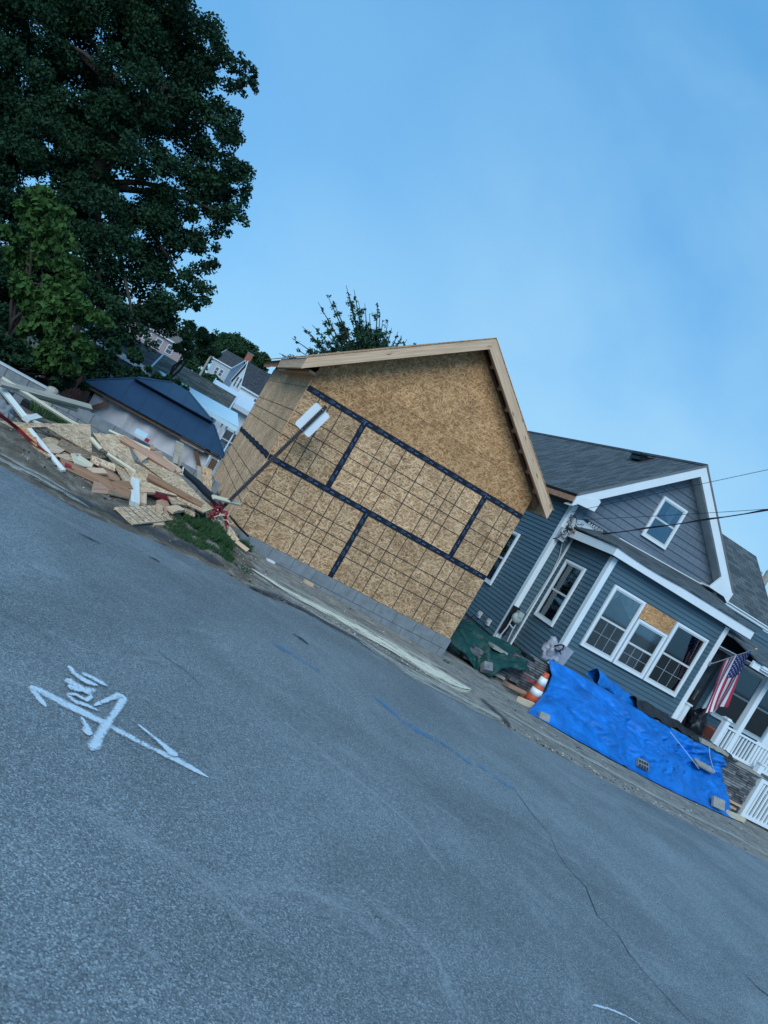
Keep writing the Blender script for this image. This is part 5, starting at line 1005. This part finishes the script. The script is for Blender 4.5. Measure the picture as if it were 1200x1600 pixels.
# grass
def blades(name, spots, mat='grassm'):
    b = MB(); rr = random.Random(5)
    for (x0, y0, rx, ry, n, h) in spots:
        for k in range(n):
            a, r = rr.uniform(0, 6.28), math.sqrt(rr.random()); x, y = x0+rx*r*math.cos(a), y0+ry*r*math.sin(a)
            if fbm(x*4, y*4, 9) < -.12: continue
            z = H(x, y)-.01; hh = h*rr.uniform(.4, 1.2); d = Vector((rr.uniform(-1, 1), rr.uniform(-1, 1), 0))*hh*.45; w = Vector((math.cos(a*7), math.sin(a*7), 0))*.005
            p = Vector((x, y, z)); b.poly([p-w, p+w, p+d*.4+Vector((0, 0, hh*.65))+w*.6, p+d+Vector((0, 0, hh))], 0, [(0, 0)]*4)
    return tag(b.build(name, mat), kind='stuff')
blades('grass', [(-.62, -1.85, .60, .42, 4200, .07), (-.42, -1.25, .42, .45, 3000, .12), (.0, -1.75, .32, .28, 900, .05), (.22, -.28, .22, .14, 500, .12), (-2.9, 1.0, .45, .3, 900, .22), (-2.6, .9, .4, .3, 600, .18), (4.3, -.2, .15, .1, 100, .05)])
# ------------------------------------------------------------------ gazebo in the lower yard
gz_ = thing('gazebo', (-1.6, 7.5, -2), 'gazebo with two tier dark navy metal roof and pale cloth walls', 'gazebo')
ex0, ex1, ey0, ey1, ez_ = -3.38, .10, 6.0, 9.2, .40
ux0, ux1, uy0, uy1, uz = -2.42, -.56, 6.95, 8.25, .86
def hip(b, x0, x1, y0, y1, z0, X0, X1, Y0, Y1, Z1, t=.02, ribs=0):
    c = [(x0, y0, z0), (x1, y0, z0), (x1, y1, z0), (x0, y1, z0)]; d = [(X0, Y0, Z1), (X1, Y0, Z1), (X1, Y1, Z1), (X0, Y1, Z1)]
    for i in range(4):
        j = (i+1) % 4; b.sheet([c[i], c[j], d[j], d[i]] if (Vector(d[i])-Vector(d[j])).length > .01 else [c[i], c[j], d[i]], t)
        b.beam(c[i], d[i], .05, .03)
    if ribs:
        for k in range(1, ribs):
            xx = x0+(x1-x0)*k/ribs; tt = 1; X_ = min(max(xx, X0), X1); fr = 1 if X0 <= xx <= X1 else ((xx-x0)/(X0-x0) if xx < X0 else (x1-xx)/(x1-X1)); e_ = Vector((xx, y0, z0)); g_ = Vector((xx, y0+(Y0-y0)*fr, z0+(Z1-z0)*fr)); b.beam(e_+Vector((0, -.0, .012)), g_+Vector((0, 0, .012)), .018, .02)
b = MB(); hip(b, ex0, ex1, ey0, ey1, ez_, -2.55, -.45, 6.85, 8.35, .93, .02, 8); b.build('lower_roof', 'navy', gz_)
b = MB(); hip(b, -2.50, -.52, 6.70, 8.5, .98, -1.72, -1.30, 7.55, 7.65, 1.30, .02, 5); b.build('upper_roof', 'navy', gz_)
b = MB(); b.box(-3.30, 6.06, .31, .02, 6.14, .375); b.box(-3.30, 6.15, .31, -3.22, 9.1, .375); b.build('beam', 'brownwood', gz_)
for x, y in ((-3.2, 6.1), (-.08, 6.1), (-3.2, 9.05), (-.08, 9.05)): b = MB(); b.box(x-.07, y-.0, -2.2, x+.07, y+.14, .255); b.build('post', 'brownwood', gz_)
for sx, x in ((1, -3.13), (-1, -.15)): b = MB(); b.beam((x, 6.17, -.25), (x+sx*.42, 6.17, .24), .09, .09, (0, 1, 0)); b.build('brace', 'brownwood', gz_)
def curt(u, v): x = -3.05+2.8*u; return (x, 6.24+.05*math.sin(x*9+fbm(x, v)*2)+.04*fbm(x*2, v*2), .27-2.2*v)
b = MB(); b.grid(curt, 90, 14); b.build('cloth_wall', 'curtain', gz_, smooth=True)
# dark red fence left of it
fe = thing('yard_fence', (-4.4, 8.2, -2), 'dark red brown board fence beside the gazebo in tree shade', 'fence'); b = MB(); rr = random.Random(2)
for k in range(16): x = -4.4+k*.085; b.box(x, 8.0, -2, x+.075, 8.03, .42-.02*k*.4+rr.uniform(-.01, .01))
b.build('fence_board', 'fence', fe); b = MB(); b.box(-4.4, 8.035, -.2, -3.1, 8.08, -.1); b.build('rail', 'fence', fe)
# awning tent behind
P3 = lambda x, y: (180+x*.18333, 520+y*.18333)
aw = thing('canopy_tent', (-.5, 13.2, -3), 'long pale blue canopy roof on thin white poles behind the gazebo', 'canopy'); b = MB()
t0, t1, t2, t3 = P(*P3(370, 335), D=25.5), P(*P3(1047, 680), D=25.5), P(*P3(1047, 815), D=23.6), P(*P3(520, 500), D=23.6); b.sheet([t0, t1, t2, t3], .03); b.sheet([t2, t3, t3-Vector((0, 0, .12)), t2-Vector((0, 0, .12))], .02); b.build('canopy_cloth', 'awning', aw)
for px, py in ((1035, 820), (960, 790), (925, 760)): q = P(*P3(px, py), D=23.8); b = MB(); b.tube([q, q-Vector((0, 0, 2.4))], .025, 8); b.build('tent_pole', 'trim', aw)
b = MB(); b.box(-.6, 14.5, -3.6, 1.6, 14.6, .2); aq = b.build('back_wall', 'siding_white', aw)
# dark car behind the tent poles
cq = P(*P3(900, 850), D=28); cr_ = thing('parked_car', (cq.x, cq.y, H(cq.x, cq.y)), 'dark parked car glimpsed behind the canopy poles', 'car'); z0 = H(cq.x, cq.y)
b = MB(); prof = [(-2.1, .35), (-2.1, .8), (-1.9, .92), (-1.2, .98), (-.7, 1.42), (.8, 1.45), (1.4, 1.0), (2.0, .9), (2.15, .6), (2.15, .35)]
b.sheet([(cq.x+x, cq.y, z0+z) for x, z in prof], 1.7); b.build('body', 'navy', cr_, bevel=.08)
b = MB(); b.sheet([(cq.x+x, cq.y, z0+z) for x, z in [(-1.0, 1.0), (-.62, 1.36), (.75, 1.38), (1.2, 1.02)]], 1.72); b.build('side_window', 'glassback', cr_)
for x in (-1.35, 1.35):
    b = MB(); b.lathe((cq.x+x, cq.y-.9, z0+.33), [(.33, 0), (.33, .2)], 20, axis=(0, 1, 0)); w_ = b.build('wheel', 'rubber', cr_); b = MB(); b.lathe((cq.x+x, cq.y-.91, z0+.33), [(.18, 0), (.2, .03)], 12, axis=(0, 1, 0)); b.build('rim', 'steel', w_)
# ------------------------------------------------------------------ far houses
def houseblock(name, label, face, depth, wallmat, roofmat, roof_pts, extra=None):
    pass
def gable_house(name, label, c, w, d, zb, ze, zr_, mats, yaw=0, ridge='x', wins=()):
    t = thing(name, (c[0], c[1], zb), label, 'house'); R_ = Matrix.Rotation(yaw, 3, 'Z'); T_ = lambda x, y, z: Vector((c[0], c[1], 0))+R_ @ Vector((x, y, 0))+Vector((0, 0, z)); b = MB()
    cs = [(-w/2, -d/2), (w/2, -d/2), (w/2, d/2), (-w/2, d/2)]
    for i in range(4): (x0, y0), (x1, y1) = cs[i], cs[(i+1) % 4]; b.poly([T_(x0, y0, zb), T_(x1, y1, zb), T_(x1, y1, ze), T_(x0, y0, ze)])
    if ridge == 'x': b.poly([T_(w/2, -d/2, ze), T_(w/2, d/2, ze), T_(w/2, 0, zr_)]); b.poly([T_(-w/2, d/2, ze), T_(-w/2, -d/2, ze), T_(-w/2, 0, zr_)])
    else: b.poly([T_(-w/2, -d/2, ze), T_(w/2, -d/2, ze), T_(0, -d/2, zr_)]); b.poly([T_(w/2, d/2, ze), T_(-w/2, d/2, ze), T_(0, d/2, zr_)])
    b.build('wall', mats[0], t); o_ = .3
    b = MB(); rb = MB()
    if ridge == 'x':
        for s_ in (-1, 1): y1 = s_*(d/2+o_); z1 = ze-(zr_-ze)*o_/(d/2); q = [T_(-w/2-o_, y1, z1+.05), T_(w/2+o_, y1, z1+.05), T_(w/2+o_, 0, zr_+.05), T_(-w/2-o_, 0, zr_+.05)]; b.sheet(q, .1); rb.beam(q[0], q[1], .05, .22); rb.beam(q[1], q[2], .05, .22); rb.beam(q[0], q[3], .05, .22)
    else:
        for s_ in (-1, 1): x1 = s_*(w/2+o_); z1 = ze-(zr_-ze)*o_/(w/2); q = [T_(x1, -d/2-o_, z1+.05), T_(x1, d/2+o_, z1+.05), T_(0, d/2+o_, zr_+.05), T_(0, -d/2-o_, zr_+.05)]; b.sheet(q, .1); rb.beam(q[0], q[1], .05, .22); rb.beam(q[0], q[3], .05, .22)
    b.build('roof', mats[1], t); rb.build('roof_trim', 'trim', t)
    for (face, a, z, ww, hh) in wins:
        wb = MB()
        if face == 'f': o, u, n = T_(a, -d/2-.01, z), R_ @ Vector((1, 0, 0)), R_ @ Vector((0, -1, 0))
        else: o, u, n = T_(-w/2-.01, a, z), R_ @ Vector((0, -1, 0)), R_ @ Vector((-1, 0, 0))
        zv = Vector((0, 0, 1)); wb.obox(o-u*.1-zv*.1, u*(ww+.2), zv*(hh+.2), n*.04); wf = wb.build('window', 'trim', t); wb = MB(); wb.obox(o+n*.045, u*ww, zv*hh, n*.01); wb.obox(o+n*.05+zv*hh*.47, u*ww, zv*.06, n*.02, 1); wb.build('pane', ['glassback', 'trim'], wf)
    return t
def at_corner(cn, w, d, yaw):
    q = Matrix.Rotation(yaw, 3, 'Z') @ Vector((w/2, d/2, 0)); return (cn.x+q.x, cn.y+q.y)
c0 = P(334, 562, D=168); w_, d_ = 5.0, 6.0
cq = at_corner(Vector((c0.x, c0.y, 0)), w_, d_, -.62)
t = gable_house('grey_house', 'distant grey two storey house with brick chimney beyond the yards', cq, w_, d_, -1, 7.3, 10.2, ('siding_grey', 'shingle_dark'), -.62, 'x', (('f', -.9, 4.2, .8, 1.5), ('f', .4, 4.2, .8, 1.5), ('f', 1.5, 1.0, .8, 1.5)))
b = MB(); q = P(390, 556, D=172); b.box(q.x-.7, q.y-.6, 8.0, q.x+.7, q.y+.6, 12.2); b.build('chimney', 'brick', t)
b = MB(); b.box(q.x-.8, q.y-.7, 12.2, q.x+.8, q.y+.7, 12.4); b.build('chimney_cap', 'concrete', t)
c0 = P(378, 604, D=108); gable_house('white_house', 'distant white house with steep dark roof behind the wooden building', at_corner(c0, 11, 6.5, .16), 11, 6.5, -2, 3.9, 7.3, ('siding_white', 'shingle_dark'), .16, 'x', (('l', 1.6, 3.2, 1.0, 1.5), ('l', -.6, 3.2, 1.0, 1.5), ('f', -3, 1.6, 1.0, 1.5)))
c0 = P(338, 612, D=34); gable_house('white_garage', 'long low white sided building behind the canopy', at_corner(c0, 7.5, 4, -.05), 7.5, 4, -4, 1.45, 1.95, ('siding_white', 'trim'), -.05, 'x', (('f', -2.6, -.6, .9, .9),))
gable_house('shingled_shed', 'grey brown hip roofed shed behind the canopy', (-.9, 19.3), 2.6, 3.4, -3.6, .9, 1.72, ('siding_far_blue', 'shingle_brown'), -.1, 'x')
gable_house('dark_barn', 'dark shadowed barn roof with pale rake under the big tree', (-3.3, 24.2), 3.6, 4.4, -3.6, .95, 1.70, ('siding_far_blue', 'shingle_dark'), -.12, 'x')
gable_house('pink_house', 'far faded pink house under the trees left of the utility pole', (-7.5, 120), 9, 8, -3, 4.6, 7.0, ('pinkwall', 'shingle_brown'), .2, 'x', (('f', -2, 2.5, .9, 1.3), ('f', 0, 2.5, .9, 1.3), ('f', 2, 2.5, .9, 1.3)))
gable_house('neighbour_house', 'white sided neighbour house beyond the blue house wing', (19.6, 10.2), 6.4, 4.8, -.9, 3.85, 4.4, ('siding_white', 'shingle_dark'), 0, 'x')
def pole(name, a, bt, r, label, arm):
    t = thing(name, bt, label, 'utility pole'); b = MB(); b.tube([bt, a], [r*1.2, r], 10); b.build('shaft', 'wood_grey', t); b = MB(); b.beam(a+arm*-.9-Vector((0, 0, .4)), a+arm*.9-Vector((0, 0, .4)), .1, .12)
    for s_ in (-.8, -.3, .3, .8): b.lathe(a+arm*s_-Vector((0, 0, .34)), [(.05, 0), (.06, .08), (.03, .16)], 8)
    b.build('crossarm', 'wood_grey', t); b = MB(); b.lathe(a+Vector((-.3, -.25, -1.4)), [(.2, 0), (.22, .1), (.22, .6), (.15, .68)], 14); b.build('transformer', 'steel', t); return t
a_ = P(*P3(845, 145), D=140); pole('utility_pole', a_, Vector((a_.x, a_.y, -3)), .20, 'far utility pole between the trees and the grey house', Vector((1, .2, 0)))
a_ = P(1203, 893, D=34); pole('utility_pole', a_, Vector((a_.x, a_.y, -.9)), .15, 'utility pole beyond the blue roof at the right edge', Vector((.9, -.4, 0)))
# ------------------------------------------------------------------ trees
def leafmesh(name, cents, n, size, mat, parent, flat=.5, spread=.33, squash=.8, droop=0, aspect=.55):
    """cents: list of (centre, radius); leaves sit in many small clumps inside each ball"""
    sub_c = []; 
    for c, r in cents:
        k = max(8, int(16*min(2.2, r)**1.3)); d = NR.normal(size=(k, 3)); d /= np.linalg.norm(d, axis=1)[:, None]; rr = r*(.35+.65*NR.random(k)**.5); pos = np.array(c)[None]+d*rr[:, None]*np.array([1, 1, squash]); sub_c += [(p, r*spread*NR.uniform(.6, 1.15)) for p in pos]
    w = np.array([s for _, s in sub_c])**2; idx = NR.choice(len(sub_c), n, p=w/w.sum()); cc = np.array([p for p, _ in sub_c])[idx]; rs = np.array([s for _, s in sub_c])[idx]
    d = NR.normal(size=(n, 3)); d /= np.linalg.norm(d, axis=1)[:, None]; pos = cc+d*(rs*NR.random(n)**.45)[:, None]*np.array([1, 1, .75]); 
    nr = NR.normal(size=(n, 3)); nr[:, 2] += flat*2; nr /= np.linalg.norm(nr, axis=1)[:, None]
    t = np.cross(nr, NR.normal(size=(n, 3))); t /= np.linalg.norm(t, axis=1)[:, None]
    if droop: t[:, 2] = -abs(t[:, 2])-droop; t /= np.linalg.norm(t, axis=1)[:, None]
    s = np.cross(nr, t); s /= np.linalg.norm(s, axis=1)[:, None]; L_ = size*NR.uniform(.6, 1.3, n)[:, None]; Wd = L_*aspect
    V = np.stack([pos-t*L_/2, pos-t*L_*.05+s*Wd/2, pos+t*L_/2, pos-t*L_*.05-s*Wd/2], 1).reshape(-1, 3)-np.array(ORG[parent.name])
    me = bpy.data.meshes.new(name); me.vertices.add(4*n); me.vertices.foreach_set('co', V.ravel()); me.loops.add(4*n); me.loops.foreach_set('vertex_index', np.arange(4*n)); me.polygons.add(n)
    me.polygons.foreach_set('loop_start', np.arange(0, 4*n, 4)); me.polygons.foreach_set('loop_total', np.full(n, 4)); me.update(calc_edges=True); me.materials.append(M[mat]); o = bpy.data.objects.new(name, me); COL.objects.link(o); o.parent = parent; return o
def limbs(parent, base, tips, r0, mid=.5, name='trunk'):
    b = MB(); base = Vector(base); hub = base.copy()
    for tp, hb in tips:
        tp = Vector(tp); s0 = Vector(hb); q = [s0.lerp(tp, k/5)+Vector((random.uniform(-.12, .12), random.uniform(-.12, .12), .25*math.sin(k/5*math.pi)))*(0 if k in (0,) else 1) for k in range(6)]; rr0 = r0*.26; b.tube(q, [rr0*(1-.18*k)+.01 for k in range(6)], 8)
    top = max((Vector(h) for _, h in tips), key=lambda v: v.z); k = 6; b.tube([base.lerp(top, i/k)+Vector((.05*math.sin(i), .05*math.cos(i*1.7), 0)) for i in range(k+1)], [r0*(1.25-.1*i) for i in range(k+1)], 12); return b.build(name, 'bark', parent, smooth=True)
# big dark tree: crown balls (seen spot, radius in px, distance)
big = [(60, 40, 75, 21), (160, 30, 80, 22), (250, 20, 70, 21), (300, 60, 48, 22), (345, 95, 42, 21.5), (378, 105, 22, 21.2), (385, 135, 20, 21), (310, 130, 55, 22), (235, 110, 70, 23), (20, 130, 75, 20.5), (120, 140, 60, 23), (60, 230, 60, 20), (330, 200, 50, 22), (352, 215, 34, 21), (270, 210, 55, 22.5), (200, 220, 50, 20.5), (130, 250, 55, 21), (345, 270, 48, 22), (372, 300, 30, 21.3), (370, 262, 26, 21.2),
 (290, 300, 60, 22), (220, 310, 60, 21), (150, 340, 60, 20.5), (320, 350, 45, 22), (350, 335, 34, 21.5), (260, 380, 60, 21.5), (190, 410, 60, 20.5), (320, 400, 32, 21.5), (290, 440, 42, 21), (230, 470, 55, 20.5), (170, 500, 55, 20), (270, 500, 40, 20.5), (215, 530, 38, 19.8), (300, 470, 22, 20.6), (10, 330, 60, 20.5), (90, 430, 70, 20.5), (20, 460, 60, 20), (60, 540, 60, 20), (130, 560, 45, 19.6), (0, 570, 60, 19.5),
 (208, 165, 52, 20.2), (190, 110, 50, 20.3), (235, 250, 45, 20.3), (175, 170, 40, 20.3), (265, 150, 45, 20.6), (5, 210, 60, 20.5), (-10, 340, 55, 20), (10, 380, 50, 20), (-20, 430, 55, 20), (20, 300, 50, 20.3), (0, 260, 60, 20.5), (40, 180, 60, 21), (100, 300, 60, 21), (110, 370, 60, 21), (110, 200, 60, 21.5), (150, 200, 55, 21.5), (140, 590, 40, 19.5), (-90, 100, 95, 21), (-100, 260, 95, 21), (-90, 420, 95, 21), (30, -60, 90, 22), (160, -70, 90, 22), (260, -50, 60, 21.5), (80, -180, 100, 22), (-60, -50, 100, 22), (200, -170, 90, 22)]
tb = Vector((-6.5, 12.8, H(-6.5, 12.8))); tr = thing('maple_tree', tb, 'huge dark broad leaved tree filling the upper left', 'tree')
cents = [(tuple(P(x, y, D=d)), r/F_*d) for x, y, r, d in big]; leafmesh('crown', cents, 420000, .12, 'leaf_dark', tr, .25, .42)
hub = [Vector((-6.4, 12.9, 2.5)), Vector((-6.2, 12.9, 5.0)), Vector((-6.3, 13, 7.5))]; tips = [(c, hub[1] if c[2] < 7 else hub[2]) for c, r in cents[::4]]; limbs(tr, tb, tips, .42)
# bright large-leaved tree in front of it
cat = [(62, 315, 26, 15.5), (85, 325, 22, 15.4), (40, 330, 20, 15.3), (95, 365, 24, 15.3), (60, 360, 28, 15.4), (35, 400, 26, 15.4), (80, 400, 28, 15.2), (110, 395, 22, 15.2), (60, 440, 34, 15.3), (100, 440, 28, 15.1), (30, 450, 28, 15.2), (130, 480, 22, 15.0), (90, 485, 34, 15.1), (155, 497, 16, 14.9), (170, 505, 8, 14.8), (45, 500, 34, 15.2), (110, 530, 32, 15.0), (70, 545, 32, 15.1), (130, 550, 20, 14.9), (100, 570, 22, 14.9), (20, 370, 18, 15.2)]
tb = Vector((-5.0, 5.9, H(-5, 5.9))); tc_ = thing('catalpa_tree', tb, 'bright green large leaved tree in front of the dark tree', 'tree'); cents = [(tuple(P(x, y, D=d)), r/F_*d) for x, y, r, d in cat]
leafmesh('crown', cents, 7000, .155, 'leaf_bright', tc_, .7, .5, .8, .5, .72); limbs(tc_, tb, [(c, (-5.0, 6.0, .5)) for c, r in cents[::2]], .13)
# lower green foliage beside the barn
for spots, lab, dep_ in (([(290, 545, 20, 24), (312, 522, 24, 25), (330, 545, 16, 25)], 'lighter green bushy tree beside the far utility pole', 25), ([(0, 545, 30, 15.5), (30, 560, 30, 15.5), (60, 578, 30, 15.5), (95, 590, 26, 15.5), (120, 602, 18, 16), (-40, 520, 35, 15.5)], 'deep shaded shrub mass behind the left end of the block wall', 18), ([(190, 560, 30, 19), (160, 585, 26, 18.5), (215, 575, 22, 19), (145, 600, 18, 18)], 'dark green shrub crown above the gazebo roof', 19), ([(258, 596, 12, 19), (272, 604, 10, 18.8), (286, 610, 9, 18.6), (245, 592, 8, 19)], 'small drooping branch tree in front of the canopy', 19)):
    cents = [(tuple(P(x, y, D=d)), r/F_*d) for x, y, r, d in spots]; c = cents[0][0]; tb = Vector((c[0], c[1]+.5, H(c[0], c[1]+.5))); t = thing('yard_tree', tb, lab, 'tree'); leafmesh('crown', cents, 5200 if dep_ > 20 else 4200, .15, 'leaf_mid' if dep_ > 20 else 'leaf_dark', t, .3, .4); limbs(t, tb, [(cc, (c[0], c[1]+.4, c[2]-1.2)) for cc, r in cents], .12)
# upright-branched tree behind the wooden building
tipsp = [(436, 552), (449, 560), (456, 528), (462, 545), (472, 510), (480, 520), (488, 508), (497, 472), (503, 500), (512, 462), (520, 470), (528, 490), (541, 446), (546, 462), (553, 452), (560, 470), (570, 474), (577, 490), (590, 473), (594, 488), (598, 500), (606, 503), (612, 512), (622, 518), (628, 524), (636, 530), (640, 540), (650, 536), (482, 545), (510, 520), (530, 520), (560, 510), (585, 520), (600, 530), (615, 538), (470, 560), (495, 555), (520, 545), (545, 540), (570, 540), (590, 545), (533, 505), (549, 500), (575, 510), (605, 522)]
tb = Vector((4.4, 12.5, -2.1)); ts = thing('upright_tree', tb, 'dark tree with upright spiky branches behind the wooden roof', 'tree'); b = MB(); hub0 = P(575, 640, D=24); cc = []
rr = random.Random(12)
for px, py in tipsp:
    tp = P(px, py, D=24+rr.uniform(-.9, .9)); q = []
    for k in range(9): t = k/8; m = hub0.lerp(tp, t)+Vector((0, 0, .3*math.sin(t*math.pi)*(0.3+rr.random()*.3))); q.append(m)
    b.tube(q, [.05*(1-t/8)+.007 for t in range(9)], 6)
    for k in range(2, 9):
        for j in range(2): p0 = q[k].lerp(q[k-1], rr.random()); cc.append((tuple(p0+Vector((rr.uniform(-.05, .05), rr.uniform(-.08, .08), rr.uniform(-.05, .05)))), .05+.22*(1-k/8)**.8))
b.tube([tb, tb.lerp(hub0, .6), hub0], [.2, .16, .12], 10); b.build('trunk', 'bark', ts)
leafmesh('crown', cc, 52000, .095, 'leaf_spike', ts, .3, 1.0, 1.0, 0, .6)
# far tree line
hl = [((325, 545, 22, 188), (345, 540, 24, 192), (310, 560, 18, 190)), ((368, 540, 22, 194), (385, 552, 20, 194)), ((405, 565, 18, 194), (395, 580, 18, 194)), ((290, 565, 18, 175), (300, 585, 20, 175), (275, 575, 16, 175)), ((330, 600, 18, 150), (308, 600, 18, 150)), ((410, 600, 22, 210), (425, 610, 22, 210))]
lb = ['far round tree crown left of the brick chimney', 'far round tree crown above the grey house roof', 'far tree crown between chimney and wooden eave', 'far dark tree crown left of the utility pole', 'far low shrub mass below the utility pole', 'far tree crown just above the white house roof']
for spots, lab in zip(hl, lb):
    cents = [(tuple(P(x, y, D=d)), r/F_*d) for x, y, r, d in spots]; c = cents[0][0]; tb = Vector((c[0], c[1]+1, H(c[0], c[1])-.3)); t = thing('far_tree', tb, lab, 'tree', 'trees on the far hill'); leafmesh('crown', cents, 6500, .75, 'leaf_mid', t, .3, .4); limbs(t, tb, [(x, (c[0], c[1]+1, c[2]-4)) for x, r in cents], .4)
for k in range(9):
    x = -38+k*7.0+random.uniform(-1, 1); y = 62+random.uniform(-6, 10)
    if -6 < x < 6: continue
    t = thing('far_tree', (x, y, -4.5), 'rounded far tree in the background row', 'tree', 'trees on the far hill'); t['label'] = ['far tree at the extreme left of the background row', 'second far tree from the left of the background row', 'third far tree from the left of the background row', 'fourth far tree from the left of the background row', 'fifth far tree from the left of the background row', 'sixth far tree of the background row', 'seventh far tree of the background row', 'eighth far tree of the background row', 'far tree at the right end of the background row'][k]
    r = random.uniform(2.6, 3.6); leafmesh('crown', [((x, y, 3), r), ((x+1.5, y, 1.5), r*.8), ((x-1.6, y, 1), r*.8)], 3200, .42, 'leaf_mid', t, .3, .36); b = MB(); b.tube([(x, y, -4.5), (x, y, 0), (x, y, 3)], [.35, .3, .15], 8); b.build('trunk', 'bark', t)
